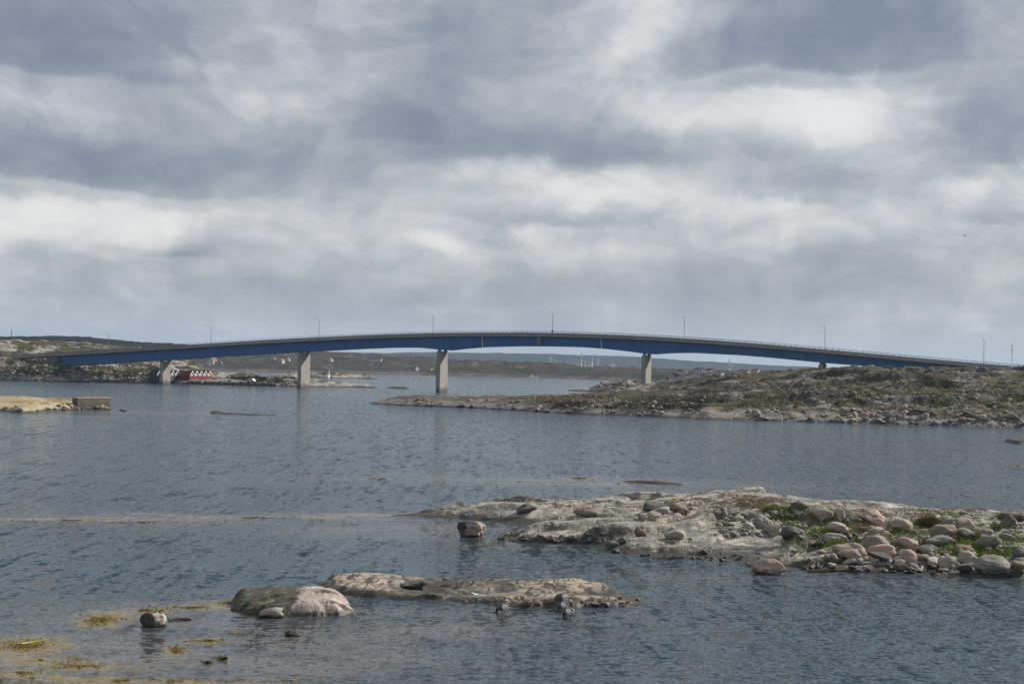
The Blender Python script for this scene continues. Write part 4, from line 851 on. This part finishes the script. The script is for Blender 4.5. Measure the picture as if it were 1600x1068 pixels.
# parapets: beam, rails, posts
sid = 0
for side, bk_ in (('near', .12), ('far', BW - .12)):
    along(lambda s: [(bk_ - .03, ztop(s) + .22), (bk_ + .03, ztop(s) + .22), (bk_ + .03, ztop(s) + .68), (bk_ - .03, ztop(s) + .68)], SL, SR, 3, 'guard_beam', M['barrier'])
    rail = along(lambda s: [(bk_ - .04, ztop(s) + 1.27), (bk_ + .04, ztop(s) + 1.27), (bk_ + .04, ztop(s) + 1.35), (bk_ - .04, ztop(s) + 1.35)], SL, SR, 3, 'railing', M['steel'])
    along(lambda s: [(bk_ - .02, ztop(s) + .95), (bk_ + .02, ztop(s) + .95), (bk_ + .02, ztop(s) + .99), (bk_ - .02, ztop(s) + .99)], SL, SR, 3, 'mid_rail', M['steel'], True, rail)
    pm = MB().box(-.05, .05, -.05, .05, .18, 1.27).mesh('post'); pm.materials.append(M['steel'])
    s = SL + 1; far = MB()
    while s < SR:
        c = bp(s, bk_, ztop(s)) - ORG
        if side == 'near':
            o = bpy.data.objects.new('post', pm); col.objects.link(o); o.parent = rail; o.location = c; o.rotation_euler = (0, 0, -PHI)
        else: far.box(c.x - .05, c.x + .05, c.y - .05, c.y + .05, c.z + .18, c.z + 1.27)
        s += 2.0
    if side == 'far': tag(far.build('post_row', M['steel'], rail), kind='stuff')
# vertical web stiffeners
stf = MB().box(-.06, .06, -.16, 0, 0, 1).mesh('web_stiffener'); stf.materials.append(M['blue'])
# piers
def pier(px, top, base_z):
    L = 1.6; TW = 6.6 if px > 300 else 5.0; b0 = (BW - TW) / 2 - .3; s = sloc(bridge_pt(px - 8.3, None, b0)) + L / 2; zt = zbot(s) - .55; mb = MB()
    vs = []
    for z, k in ((base_z, 1.06), (zt, 1.0)):
        for (e, bb) in ((-L / 2 * k, b0 - .2 * (k > 1)), (L / 2 * k, b0 - .2 * (k > 1)), (L / 2 * k, b0 + TW + .2 * (k > 1)), (-L / 2 * k, b0 + TW + .2 * (k > 1))): vs.append(tuple(bp(s + e, bb, z) - ORG))
    mb.add(vs, [(0, 3, 2, 1), (4, 5, 6, 7), (0, 1, 5, 4), (1, 2, 6, 5), (2, 3, 7, 6), (3, 0, 4, 7)])
    o = mb.build('pier', M['pier'], bridge)
    bv = o.modifiers.new('b', 'BEVEL'); bv.width = .12; bv.segments = 2
    for bk_ in (2.52, BW - 2.6):
        c = bp(s, bk_, zt) - ORG; m = MB()
        vs = [tuple(c + EX * a * .45 - NN * d * .4 + Vector((0, 0, z))) for z in (.003, .48) for (a, d) in ((-1, -1), (1, -1), (1, 1), (-1, 1))]
        m.add(vs, [(0, 3, 2, 1), (4, 5, 6, 7), (0, 1, 5, 4), (1, 2, 6, 5), (2, 3, 7, 6), (3, 0, 4, 7)]).build('bearing', M['black'], o)
for px, bz_ in ((258, -1), (473.5, -1), (690, -1), (1010.5, -1), (1287, 6)): pier(px, 0, bz_)
# abutments
for s, ln in ((S0 - 3, 6), (S1 + 2, 5)):
    vs = [tuple(bp(s + a, bb, z) - ORG) for z in (2.5, ztop(s) - .65) for (a, bb) in ((-ln / 2, .7), (ln / 2, .7), (ln / 2, BW - .7), (-ln / 2, BW - .7))]
    MB().add(vs, [(0, 3, 2, 1), (4, 5, 6, 7), (0, 1, 5, 4), (1, 2, 6, 5), (2, 3, 7, 6), (3, 0, 4, 7)]).build('abutment', M['dirty'], bridge)
# drain pipes and the inspection box on the web
for px in (750, 936.5):
    s = Spx(px); a = bp(s, 1.2, ztop(s) - .62) - ORG; b = bp(s + .25, 1.75, zbot(s) - .3) - ORG
    MB().tube([a, (a + b) / 2, b], .17, 6).build('drain_pipe', M['white'], bridge)
s = Spx(840); c = bp(s, 1.0, 0) - ORG
m = MB(); vs = [tuple(bp(s + a, bb, z) - ORG) for z in (zbot(s) + .2, ztop(s) - .63) for (a, bb) in ((-.6, .9), (.6, .9), (.6, 1.8), (-.6, 1.8))]
m.add(vs, [(0, 3, 2, 1), (4, 5, 6, 7), (0, 1, 5, 4), (1, 2, 6, 5), (2, 3, 7, 6), (3, 0, 4, 7)]).build('inspection_box', M['barrier'], bridge)
for dxs in (-.75, .75):
    vs = [tuple(bp(s + a + dxs, bb, z) - ORG) for z in (zbot(s) + .1, ztop(s) - .63) for (a, bb) in ((-.05, .75), (.05, .75), (.05, .85), (-.05, .85))]
    MB().add(vs, [(0, 3, 2, 1), (4, 5, 6, 7), (0, 1, 5, 4), (1, 2, 6, 5), (2, 3, 7, 6), (3, 0, 4, 7)]).build('box_rail', M['steel'], bridge)

# street lamps on the far parapet, arms over the road (towards the camera side)
def lamp_meshes(h):
    mb = MB().tube([(0, 0, 0), (0, 0, h * .5), (0, 0, h - .5)], [.11, .09, .065], 7)
    arm = MB().tube([(0, 0, h - .5), (0, -.15, h - .12), (0, -.6, h + .02), (0, -2.2, h + .1)], [.065, .06, .05, .045], 6)
    hd = MB().add([(x, y, z) for (y, z, wd) in ((-2.1, h + .04, .10), (-2.3, h + .0, .17), (-2.9, h + .02, .17), (-3.05, h + .08, .08)) for (x, z) in ((-wd, z), (wd, z), (wd * .7, z + .16), (-wd * .7, z + .16))],
        [(4 * i + j, 4 * i + (j + 1) % 4, 4 * i + 4 + (j + 1) % 4, 4 * i + 4 + j) for i in range(3) for j in range(4)] + [(3, 2, 1, 0), (12, 13, 14, 15)])
    bs_ = MB().box(-.17, .17, -.17, .17, 0, .05)
    out = []
    for nme, m_, mt in (('pole', mb, M['steel']), ('arm', arm, M['steel']), ('lamp_head', hd, M['barrier']), ('base_plate', bs_, M['steel'])):
        me = m_.mesh(nme); me.materials.append(mt); out.append((nme, me))
    return out
LM = lamp_meshes(8.3)
LAMPS = [(168, 'in front of the wooded hill, first from the left'), (328, 'second from the left, above the red boathouses'), (497, 'third from the left, right of the second bridge pier'), (675, 'fourth from the left, just left of the middle pier'),
         (862, 'above the middle of the main span, with a dark box at its foot'), (1068, 'right of the pier on the headland shore'), (1288, 'straight above the short pier on the headland'), (1537, 'last on the right bridge end')]
for px, txt in LAMPS:
    q_ = bridge_pt(px, None, BW - .35); s = sloc(q_); z = ztop(s) + .18
    e = empty('street_lamp', bp(s, BW - .16, z), -PHI); tag(e, 'street lamp ' + txt, 'street lamp', 'street lamps along the bridge')
    for nme, me in LM: link(nme, me, None, e)
    if px == 862: MB().box(-.28, .28, -.3, -.12, .9, 1.9).build('control_box', M['black'], e)
p = pd(1581, 575, 430); e = empty('camera_mast', p); tag(e, 'white slim mast with a small head at the right end of the bridge', 'mast')
MB().tube([(0, 0, -2), (0, 0, 7.2)], .11, 7).build('pole', M['white'], e); MB().box(-.35, .1, -.2, .2, 5.3, 5.75).build('camera_head', M['white'], e); MB().tube([(0, 0, 7.2), (0, 0, 7.5)], [.2, .05], 6).build('cap', M['white'], e)

# ------------------------------------------------------------------ buildings
M['red'] = plain('falu_red', (.17, .014, .015), .8, 0, .2, 2); M['redroof'] = plain('red_roof', (.17, .035, .03), .8, 0, .2, 1); M['greyw'] = plain('dark_boards', (.05, .052, .055), .8)
M['dkroof'] = plain('dark_roof', (.05, .05, .055), .8); M['glass'] = plain('window_glass', (.03, .04, .05), .15); M['tile'] = plain('tile_roof', (.24, .09, .06), .85); M['hwall'] = plain('house_white', (.42, .42, .41), .7); M['cream'] = plain('house_cream', (.55, .48, .34), .7); M['hred'] = plain('house_red', (.25, .04, .035), .8)
def house_parts(w_, d_, he, hr, wallm, roofm):
    wl = MB().add([(-w_ / 2, 0, -.8), (w_ / 2, 0, -.8), (w_ / 2, 0, he), (0, 0, hr - .05), (-w_ / 2, 0, he), (-w_ / 2, d_, -.8), (w_ / 2, d_, -.8), (w_ / 2, d_, he), (0, d_, hr - .05), (-w_ / 2, d_, he)],
        [(0, 1, 2, 3, 4), (9, 8, 7, 6, 5), (1, 6, 7, 2), (5, 0, 4, 9), (0, 5, 6, 1), (2, 7, 8, 3), (3, 8, 9, 4)])
    rf = MB(); o_ = .22; k = (hr - he) / (w_ / 2); t = .14
    for sg in (-1, 1):
        x1 = sg * (w_ / 2 + o_); z1 = he - o_ * k
        vs = [(0, -o_, hr), (x1, -o_, z1), (x1, d_ + o_, z1), (0, d_ + o_, hr), (0, -o_, hr + t), (x1, -o_, z1 + t), (x1, d_ + o_, z1 + t), (0, d_ + o_, hr + t)]
        rf.add(vs, [(0, 1, 2, 3), (4, 7, 6, 5), (0, 4, 5, 1), (1, 5, 6, 2), (2, 6, 7, 3)])
    a = wl.mesh('wall'); a.materials.append(wallm); b = rf.mesh('roof'); b.materials.append(roofm); return [('wall', a), ('roof', b)]
def boathouse(p, rz, wallm, roofm, label, group, win=True, w_=3.0, d_=4.8):
    he, hr = 2.3, 4.1; e = empty('boathouse', p, rz); tag(e, label, 'boathouse', group)
    for nme, me in house_parts(w_, d_, he, hr, wallm, roofm): link(nme, me, None, e)
    k = (hr - he) / (w_ / 2)
    for sg in (-1, 1):
        x1 = sg * (w_ / 2 + .22); z1 = he - .22 * k
        vs = [(0, y, z) for y in (-.30, -.224) for z in (hr - .28, hr + .16)] + [(x1, y, z) for y in (-.30, -.224) for z in (z1 - .28, z1 + .16)]
        MB().add(vs, [(0, 1, 3, 2), (4, 6, 7, 5), (0, 4, 5, 1), (2, 3, 7, 6), (1, 5, 7, 3), (0, 2, 6, 4)]).build('bargeboard', M['white'], e)
    if win:
        f = MB().box(-.42, .42, -.06, -.002, 2.05, 2.75).build('window_frame', M['white'], e); MB().box(-.22, .22, -.075, -.062, 2.2, 2.6).build('pane', M['hwall'], f)
    MB().box(-1.0, 1.0, -.05, -.002, -.3, 1.75).build('door', wallm, e)
ad = R(66); A_ = Vector((math.cos(ad), math.sin(ad), 0)); rzb = ad                 # row direction; gable front faces right/towards us
b0 = pd(296.5, 594, 592); GZ = 1.35
orow = ('leftmost', 'second from the left', 'middle', 'second from the right', 'rightmost')
for i in range(5):
    p = b0 + A_ * (1.5 + 3.05 * i); p.z = GZ; boathouse(p, rzb, M['red'], M['redroof'], 'bright red boathouse with white gable trim, %s of the row of five' % orow[i], 'red boathouses on the quay')
b1 = pd(266, 594, 590)
for i in range(3):
    p = b1 + A_ * (1.5 + 3.05 * i); p.z = GZ; boathouse(p, rzb, M['greyw'], M['dkroof'], 'dark grey boathouse with white gable trim, %s of three beside the pier' % ('left', 'middle', 'right')[i], 'dark boathouses beside the pier')
p = pd(249, 594, 592); p.z = GZ; boathouse(p, rzb, M['greyw'], M['dkroof'], 'dark shed half hidden left of the first pier', None, False, 3.4, 4.0)
# quay
qa, qb = pt(318, 600.5), pt(432, 603.5); mb = MB(); n = 40
dirq = (qb - qa).normalized(); nrm = Vector((-dirq.y, dirq.x, 0)); Lq = (qb - qa).length
quay = empty('quay', qa); tag(quay, 'low dark stone quay under the white van right of the boathouses', 'quay')
rsq = np.random.RandomState(9)
for i in range(30):
    a = Lq * i / 30; wq = Lq / 30 - .06; z1 = 1.25 + rsq.uniform(-.06, .06); d0 = rsq.uniform(-.08, .08)
    vs = [tuple(dirq * (a + x) + nrm * (y + d0) + Vector((0, 0, z))) for z in (-.5, z1) for (x, y) in ((0, 0), (wq, 0), (wq, 1.6), (0, 1.6))]
    MB().add(vs, [(0, 3, 2, 1), (4, 5, 6, 7), (0, 1, 5, 4), (1, 2, 6, 5), (2, 3, 7, 6), (3, 0, 4, 7)]).build('stone', hm1 if i % 3 else M['reef'], quay)
vs = [tuple(dirq * x + nrm * y + Vector((0, 0, z))) for z in (-.4, 1.33) for (x, y) in ((-8, 1.65), (Lq, 1.65), (Lq, 9), (-8, 9))]
MB().add(vs, [(0, 3, 2, 1), (4, 5, 6, 7), (0, 1, 5, 4), (1, 2, 6, 5), (2, 3, 7, 6), (3, 0, 4, 7)]).build('quay_surface', M['pier'], quay)
# van on the quay
vp = qa + dirq * (Lq * .60) + nrm * 4; vp.z = 1.34
van = empty('parked_van', vp, math.atan2(dirq.y, dirq.x)); tag(van, 'white van parked on the quay right of the boathouses', 'van')
prof = [(-1.15, .35), (1.1, .35), (1.3, .5), (1.28, .9), (.95, 1.05), (.55, 1.6), (-1.1, 1.65), (-1.25, 1.2)]
prof = [(x * 1.0, z) for x, z in prof]; k = len(prof)
vs = [(x, -.85, z) for x, z in prof] + [(x, .85, z) for x, z in prof]
MB().add(vs, [tuple(range(k)), tuple(reversed(range(k, 2 * k)))] + [(j, k + j, k + (j + 1) % k, (j + 1) % k) for j in range(k)]).build('body', M['white'], van)
for x in (-.8, .8):
    for y in (-.86, .86): MB().tube([(x, y - .1, .32), (x, y + .1, .32)], .32, 12).build('wheel', M['black'], van)
MB().box(-.95, .45, -.875, -.852, 1.1, 1.5).build('side_window', M['glass'], van)
# concrete wall on the lichen islet
wa, wb = pt(121, 639.5), pt(172, 638.5); dw = (wb - wa).normalized(); nw = Vector((-dw.y, dw.x, 0)); Lw = (wb - wa).length; hw = 2.15
wall = empty('concrete_wall', wa); tag(wall, 'old brown concrete mooring block at the end of the yellow islet', 'wall')
vs = [tuple(dw * x + nw * y + Vector((0, 0, z))) for z in (-.5, hw) for (x, y) in ((0, 0), (Lw, 0), (Lw, 1.5), (0, 1.5))]
m = concrete('old_concrete', (.105, .088, .062))
wo = MB().add(vs, [(0, 3, 2, 1), (4, 5, 6, 7), (0, 1, 5, 4), (1, 2, 6, 5), (2, 3, 7, 6), (3, 0, 4, 7)]).build('block', m, wall)
vs = [tuple(dw * x + nw * y + Vector((0, 0, z))) for z in (hw + .004, hw + .16) for (x, y) in ((-.1, -.1), (Lw + .1, -.1), (Lw + .1, 1.6), (-.1, 1.6))]
MB().add(vs, [(0, 3, 2, 1), (4, 5, 6, 7), (0, 1, 5, 4), (1, 2, 6, 5), (2, 3, 7, 6), (3, 0, 4, 7)]).build('coping', M['yellowrock'], wall)
# lighthouses
def lighthouse(px, pyb, Y, h, rad_, label, top='white'):
    p = pd(px, pyb, Y); p.z = max(p.z, 0) if p.z > 0 else .3; e = empty('lighthouse', p); tag(e, label, 'lighthouse')
    MB().tube([(0, 0, -2), (0, 0, h * .72)], [rad_, rad_ * .85], 12).build('tower', M['white'], e)
    MB().tube([(0, 0, h * .72), (0, 0, h * .76)], [rad_ * 1.25, rad_ * 1.25], 12).build('gallery', M['dkroof'], e)
    MB().tube([(0, 0, h * .76), (0, 0, h * .9)], [rad_ * .6, rad_ * .6], 10).build('lantern', M['glass' if top != 'white' else 'white'], e)
    MB().tube([(0, 0, h * .9), (0, 0, h)], [rad_ * .7, rad_ * .05], 10).build('lantern_roof', M['hred' if top == 'red' else 'dkroof'], e)
lighthouse(513, 585, 925, 3.6, .95, 'small white lighthouse on the skerry between the first two piers')
lighthouse(1043.5, 605, 560, 4.4, .95, 'white beacon with a dark top behind the headland slope', 'red')
lighthouse(346, 577, 1480, 9, 1.5, 'slim white tower on the far shore above the boathouses')
# village
def far_house(p, w_, d_, h, rz, wm, rm, label, group):
    e = empty('house', p, rz); tag(e, label, 'house', group)
    for nme, me in house_parts(w_, d_, h, h + w_ * .33, wm, rm): link(nme, me, None, e)
rv = random.Random(4)
WM = [M['hwall'], M['hwall'], M['hwall'], M['cream'], M['hwall']]; RM = [M['tile'], M['dkroof'], M['tile'], M['dkroof']]
def village(T, boxes, n, label, group, big=(6, 9)):
    for i in range(n):
        x0, x1, y0, y1 = rv.choice(boxes); p = T.hit(rv.uniform(x0, x1), rv.uniform(y0, y1))
        if p.z < .6: p.z = 1.0
        far_house(p, rv.uniform(*big), rv.uniform(4.5, 7), rv.uniform(2.0, 3.4), rv.uniform(-.6, .9), rv.choice(WM), rv.choice(RM), label, group)
village(mid, [(215, 250, 562, 575), (268, 300, 563, 574), (320, 335, 560, 570)], 26, 'small pale house in the far village seen behind the first pier', 'houses of the far village behind the first pier', (4, 6.5))
village(mid2, [(1062, 1110, 583, 594), (1100, 1180, 583, 594), (1180, 1262, 583, 593)], 44, 'small pale house in the village on the low far shore right of the headland pier', 'houses of the village on the low far shore', (3.5, 5.5))
village(mid, [(425, 600, 556, 572), (640, 700, 572, 582)], 9, 'lone pale house scattered on the heath hills beyond the bridge', 'lone houses on the heath hills', (4, 6))
far_house(mid.hit(596, 566), 6, 15, 2.4, 1.5, M['hwall'], M['dkroof'], 'long low white building on the heath hills between the second and middle piers', None)
# wind turbines, harbour masts
def turbine(px, pyh, Y, base, rad_, rot, label):
    hb = pd(px, pyh, Y); e = empty('wind_turbine', (hb.x, Y, base)); tag(e, label, 'wind turbine', 'wind turbines on the horizon'); h = hb.z - base
    MB().tube([(0, 0, 0), (0, 0, h)], [2.0, 1.2], 8).build('tower', M['white'], e); MB().box(-1.3, 1.3, -2.5, 4, h - 1, h + 1.8).build('nacelle', M['white'], e)
    for k in range(3):
        a = rot + k * 2.094; d = Vector((math.sin(a), 0, math.cos(a))); q = Vector((math.cos(a), 0, -math.sin(a))) ; c = Vector((0, -3, h + .4))
        vs = [c - q * .8, c + q * .8, c + d * rad_ * .25 + q * 1.6, c + d * rad_ * .25 - q * .8, c + d * rad_, c + d * rad_ + q * .3]
        vs = vs + [v + Vector((0, .5, 0)) for v in vs]
        MB().add(vs, [(0, 1, 2, 3), (3, 2, 5, 4), (9, 8, 7, 6), (10, 11, 8, 9), (0, 6, 7, 1), (1, 7, 8, 2), (2, 8, 11, 5), (0, 3, 9, 6), (3, 4, 10, 9)]).build('blade', M['white'], e)
turbine(908.5, 554.5, 4300, 5, 10, .3, 'wind turbine over the harbour, left of the tall pair')
turbine(925.5, 555, 4300, 5, 10, 1.0, 'wind turbine over the harbour, right of the tall pair')
turbine(934.5, 562, 4400, 5, 10, .1, 'short wind turbine, rightmost of the harbour group')
turbine(914.5, 564, 4400, 5, 9, .6, 'short wind turbine between the tall pair')
turbine(860, 559, 4500, 5, 12, .1, 'lone faint wind turbine left of the harbour group')
turbine(1140, 570, 2600, 4, 12.5, -.25, 'large wind turbine above the village roofs')
for i, px in enumerate([870, 876, 882, 886, 899, 904, 920, 930, 944, 950, 957]):
    p = pd(px, 578, 4300); p.z = 0; hh = rv.uniform(22, 34)
    MBx = MB().tube([(0, 0, 0), (0, 0, hh)], .9, 5); o = MBx.build('harbour_mast', M['white'], None, p); tag(o, 'thin pale mast in the hazy harbour row', 'mast', 'masts in the far harbour')
for i in range(16):
    px = rv.uniform(845, 990); p = pd(px, 577, 4350); p.z = 2; far_house(p, rv.uniform(12, 40), 15, rv.uniform(9, 17), 0, M['hwall'], M['dkroof'], 'hazy pale harbour building low on the horizon', 'buildings of the far harbour')
for px, lab in ((17.5, 'thin dark radio mast on the wooded hill at the left edge'),):
    p = pd(px, 530, 1850); o = MB().tube([(0, 0, -4), (0, 0, 13)], [.8, .4], 5).build('radio_mast', M['dkroof'], None, p); tag(o, lab, 'mast')
p = pd(634, 557, 5600); o = MB().tube([(0, 0, -20), (0, 0, 14)], [1.2, .8], 5).build('radio_mast', M['dkroof'], None, p); tag(o, 'faint mast on the far hills under the main span, right of the second pier', 'mast')
# boats
def motorboat(px, py, Lb, rz, label, wake=True, group=None):
    p = pt(px, py); e = empty('motorboat', p, rz); tag(e, label, 'motorboat', group); st = []
    for x, wd, zk in ((-.5, .30, -.02), (-.2, .34, -.03), (.15, .30, 0), (.38, .17, .05), (.5, .01, .16)):
        st += [(x * Lb, -wd * Lb * .45, .13 * Lb * (1 + max(x, 0))), (x * Lb, -wd * Lb * .3, zk * Lb), (x * Lb, wd * Lb * .3, zk * Lb), (x * Lb, wd * Lb * .45, .13 * Lb * (1 + max(x, 0)))]
    MB().add(st, [(4 * i + j, 4 * i + 4 + j, 4 * i + 4 + (j + 1) % 4, 4 * i + (j + 1) % 4) for i in range(4) for j in range(4)] + [(0, 1, 2, 3), (19, 18, 17, 16)]).build('hull', M['white'], e)
    c = Lb * .1; MB().add([(-.25 * Lb, -c, .13 * Lb), (.15 * Lb, -c, .13 * Lb), (.15 * Lb, c, .13 * Lb), (-.25 * Lb, c, .13 * Lb), (-.22 * Lb, -c * .8, .32 * Lb), (.05 * Lb, -c * .8, .32 * Lb), (.05 * Lb, c * .8, .32 * Lb), (-.22 * Lb, c * .8, .32 * Lb)],
        [(4, 5, 6, 7), (0, 1, 5, 4), (1, 2, 6, 5), (2, 3, 7, 6), (3, 0, 4, 7)]).build('cabin', M['white'], e)
motorboat(832.5, 590.5, 8.5, .3, 'white motorboat crossing the sound below the main span'); motorboat(581, 590.5, 4, 2.8, 'small white boat beyond the skerry with the lighthouse')
def sailboat(px, py, Y, mh, label):
    p = pt(px, py); p = Vector((xat(px, Y), Y, 0)); e = empty('sailboat', p, rv.uniform(-1, 1)); tag(e, label, 'sailboat', 'moored sailing boats behind the quay'); Lb = 9
    st = []
    for x, wd in ((-.5, .24), (0, .3), (.3, .2), (.5, .01)): st += [(x * Lb, -wd * Lb * .5, 1.1), (x * Lb, 0, -.2), (x * Lb, wd * Lb * .5, 1.1)]
    MB().add(st, [(3 * i + j, 3 * i + 3 + j, 3 * i + 3 + (j + 1) % 3, 3 * i + (j + 1) % 3) for i in range(3) for j in range(3)] + [(0, 1, 2), (11, 10, 9)]).build('hull', M['white'], e)
    MB().tube([(.5, 0, .8), (.5, 0, mh)], .09, 5).build('mast', M['steel'], e); MB().tube([(.5, 0, 2), (-3.2, 0, 2.1)], .1, 5).build('boom', M['steel'], e)
sailboat(385, 585, 780, 12, 'sailing boat with the tallest mast moored behind the quay'); sailboat(392, 585, 800, 8, 'sailing boat with a shorter mast, right of the tallest one'); sailboat(401, 585, 830, 7, 'sailing boat moored rightmost behind the quay')

# ------------------------------------------------------------------ birds
def bird_mats():
    return [plain('goose_brown', (.12, .11, .10), .8, 0, .25, 30), plain('goose_white', (.85, .84, .80), .8, 0, .05), plain('goose_black', (.015, .015, .015), .6)]
GM = bird_mats()
def goose(p, rz, sc, label, tilt=0.0, dark=False, sunk=.13, group='geese feeding beside the long outcrop'):
    sp = [(-.40, .40, .012, .02), (-.35, .41, .035, .05), (-.29, .415, .085, .085), (-.20, .41, .135, .125), (-.08, .395, .165, .155), (.06, .37, .165, .155), (.18, .335, .13, .125), (.26, .28, .085, .08), (.32, .21, .052, .052), (.36, .12, .040, .040), (.385, .03, .038, .038), (.40, -.04, .045, .045), (.44, -.09, .035, .038), (.50, -.12, .016, .014), (.53, -.13, .004, .004)]
    n = 14; V = []; Fc = []; mi = []
    for i, (x, z, ry, rz_) in enumerate(sp):
        a = sp[max(i - 1, 0)]; b = sp[min(i + 1, len(sp) - 1)]; t = Vector((b[0] - a[0], 0, b[1] - a[1])).normalized(); u = Vector((-t.z, 0, t.x))
        for k in range(n):
            q_ = 2 * math.pi * k / n; o_ = u * math.sin(q_) * rz_; V.append((x + o_.x, math.cos(q_) * ry, z + o_.z))
    for i in range(len(sp) - 1):
        for k in range(n):
            Fc.append((i * n + k, i * n + (k + 1) % n, (i + 1) * n + (k + 1) % n, (i + 1) * n + k)); xm = (sp[i][0] + sp[i + 1][0]) / 2; up_ = math.sin(2 * math.pi * (k + .5) / n)
            mi.append(2 if xm > .22 else (2 if (xm < -.3 and up_ > .3) else (1 if (xm < -.10 and up_ < .80) or (up_ < -.7 and xm < .05) else 0)))
    Fc.append(tuple(range(n))); mi.append(2); Fc.append(tuple((len(sp) - 1) * n + k for k in reversed(range(n)))); mi.append(2)
    mb = MB(); mb.v = V; mb.f = Fc; mb.sm = [True] * len(Fc)
    for sy in (-.07, .07):
        k0 = len(mb.f); mb.tube([(-.02, sy, .27), (.02, sy, .13), (-.01, sy, -.08)], [.03, .014, .012], 6); mi += [2] * (len(mb.f) - k0)
    for sg in (-1, 1):                                              # folded wing, crossing over the rump
        k0 = len(mb.f); mb.add([(.14, sg * .135, .43), (.10, sg * .170, .36), (-.06, sg * .172, .41), (-.24, sg * .07, .50), (-.26, sg * .02, .515), (-.10, sg * .10, .535), (.08, sg * .09, .50)], [(0, 1, 2, 3, 4, 5, 6)], True); mi += [2 if dark else 0] * (len(mb.f) - k0)
    me = mb.mesh('goose'); [me.materials.append(m_) for m_ in GM]
    me.polygons.foreach_set('material_index', mi)
    o = link('goose', me, None, None, p - Vector((0, 0, sunk))); o.scale = (sc,) * 3; o.rotation_euler = (0, tilt, rz); tag(o, label, 'goose', group); return o
goose(pt(786, 957), R(140), 1.02, 'grey goose with a white rear feeding alone in the shallows, leftmost of the geese')
goose(pt(882, 955) + Vector((-.05, .25, 0)), R(122), .98, 'goose standing behind the front one, its white rear half covered')
goose(pt(888, 964.5), R(118), 1.04, 'goose nearest the camera, white rear towards us at the right of the pair')
goose(rockB.hit(877, 939) + Vector((0, 0, -.05)), R(165), .95, 'dark goose resting on the outcrop above the pair', dark=True)
def small_bird(p, rz, sc, bodym, wingm, label, cat='gull', group=None):
    sp = [(-.24, .16, .006), (-.18, .155, .02), (-.10, .15, .05), (0, .15, .068), (.08, .165, .058), (.12, .195, .035), (.145, .225, .033), (.175, .235, .028), (.20, .235, .010), (.235, .23, .003)]; n = 10; V = []; Fc = []
    for (x, z, r_) in sp:
        for k in range(n): q_ = 2 * math.pi * k / n; V.append((x, math.cos(q_) * r_ * .9, z + math.sin(q_) * r_))
    for i in range(len(sp) - 1):
        for k in range(n): Fc.append((i * n + k, i * n + (k + 1) % n, (i + 1) * n + (k + 1) % n, (i + 1) * n + k))
    mb = MB(); mb.v = V; mb.f = Fc; mb.sm = [True] * len(Fc); nb = len(Fc)
    for sy in (-.025, .025): mb.tube([(0, sy, .1), (.005, sy, -.03)], .006, 5)
    nl = len(mb.f)
    for sg in (-1, 1): mb.add([(.08, sg * .062, .18), (-.05, sg * .068, .15), (-.25, sg * .015, .175), (-.05, sg * .04, .215), (.06, sg * .035, .215)], [(0, 1, 2, 3, 4)])
    me = mb.mesh('bird'); me.materials.append(bodym); me.materials.append(wingm); me.polygons.foreach_set('material_index', [0] * nl + [1] * (len(mb.f) - nl))
    o = link('gull' if cat == 'gull' else cat, me, None, None, p); o.scale = (sc,) * 3; o.rotation_euler = (0, 0, rz); tag(o, label, cat, group); return o
small_bird(rockB.hit(747, 940), R(200), 1.5, GM[1], plain('gull_grey', (.30, .31, .33), .8), 'small pale gull at the waterline left of the geese')
small_bird(rockB.hit(826, 947) - Vector((0, 0, .1)), R(10), 1.2, plain('duck_brown', (.16, .085, .045), .8, 0, .3, 30), plain('duck_wing', (.10, .06, .04), .8), 'brown duck at the foot of the outcrop between the geese', 'duck')
# bird in flight
p = pd(1507.5, 368, 330); mb = MB(); mb.tube([(-.25, 0, 0), (-.1, 0, 0), (.1, 0, .01), (.22, 0, .02), (.30, 0, .01)], [.02, .07, .075, .045, .008], 8)
for sg in (-1, 1):
    mb.add([(.12, sg * .04, .03), (.14, sg * .3, .12), (.02, sg * .62, .05), (-.06, sg * .3, .10), (-.08, sg * .04, .02)] + [(.12, sg * .04, .015), (.14, sg * .3, .105), (.02, sg * .62, .045), (-.06, sg * .3, .09), (-.08, sg * .04, .005)], [(0, 1, 2, 3, 4), (9, 8, 7, 6, 5), (0, 5, 6, 1), (1, 6, 7, 2), (2, 7, 8, 3), (3, 8, 9, 4)])
mb.add([(-.22, -.03, 0), (-.38, -.07, 0), (-.38, .07, 0), (-.22, .03, 0)], [(0, 1, 2, 3)])
o = mb.build('flying_bird', GM[2], None, p); o.rotation_euler = (.3, 0, R(200)); tag(o, 'small dark bird flying high against the clouds at the right', 'bird')

# ------------------------------------------------------------------ haze
hm, t, b = newmat('haze'); t.n.remove(b); pv = t.n.new('ShaderNodeVolumePrincipled'); pv.inputs['Color'].default_value = (.58, .75, 1.0, 1); pv.inputs['Density'].default_value = .000072; pv.inputs['Anisotropy'].default_value = .1
t.l.new(pv.outputs[0], t.n['Material Output'].inputs['Volume'])
o = MB().box(-7000, 7000, -400, 7500, -6, 105).build('haze', hm); tag(o, kind='stuff', label='thin blue grey sea haze filling the air over the sound', cat='haze')
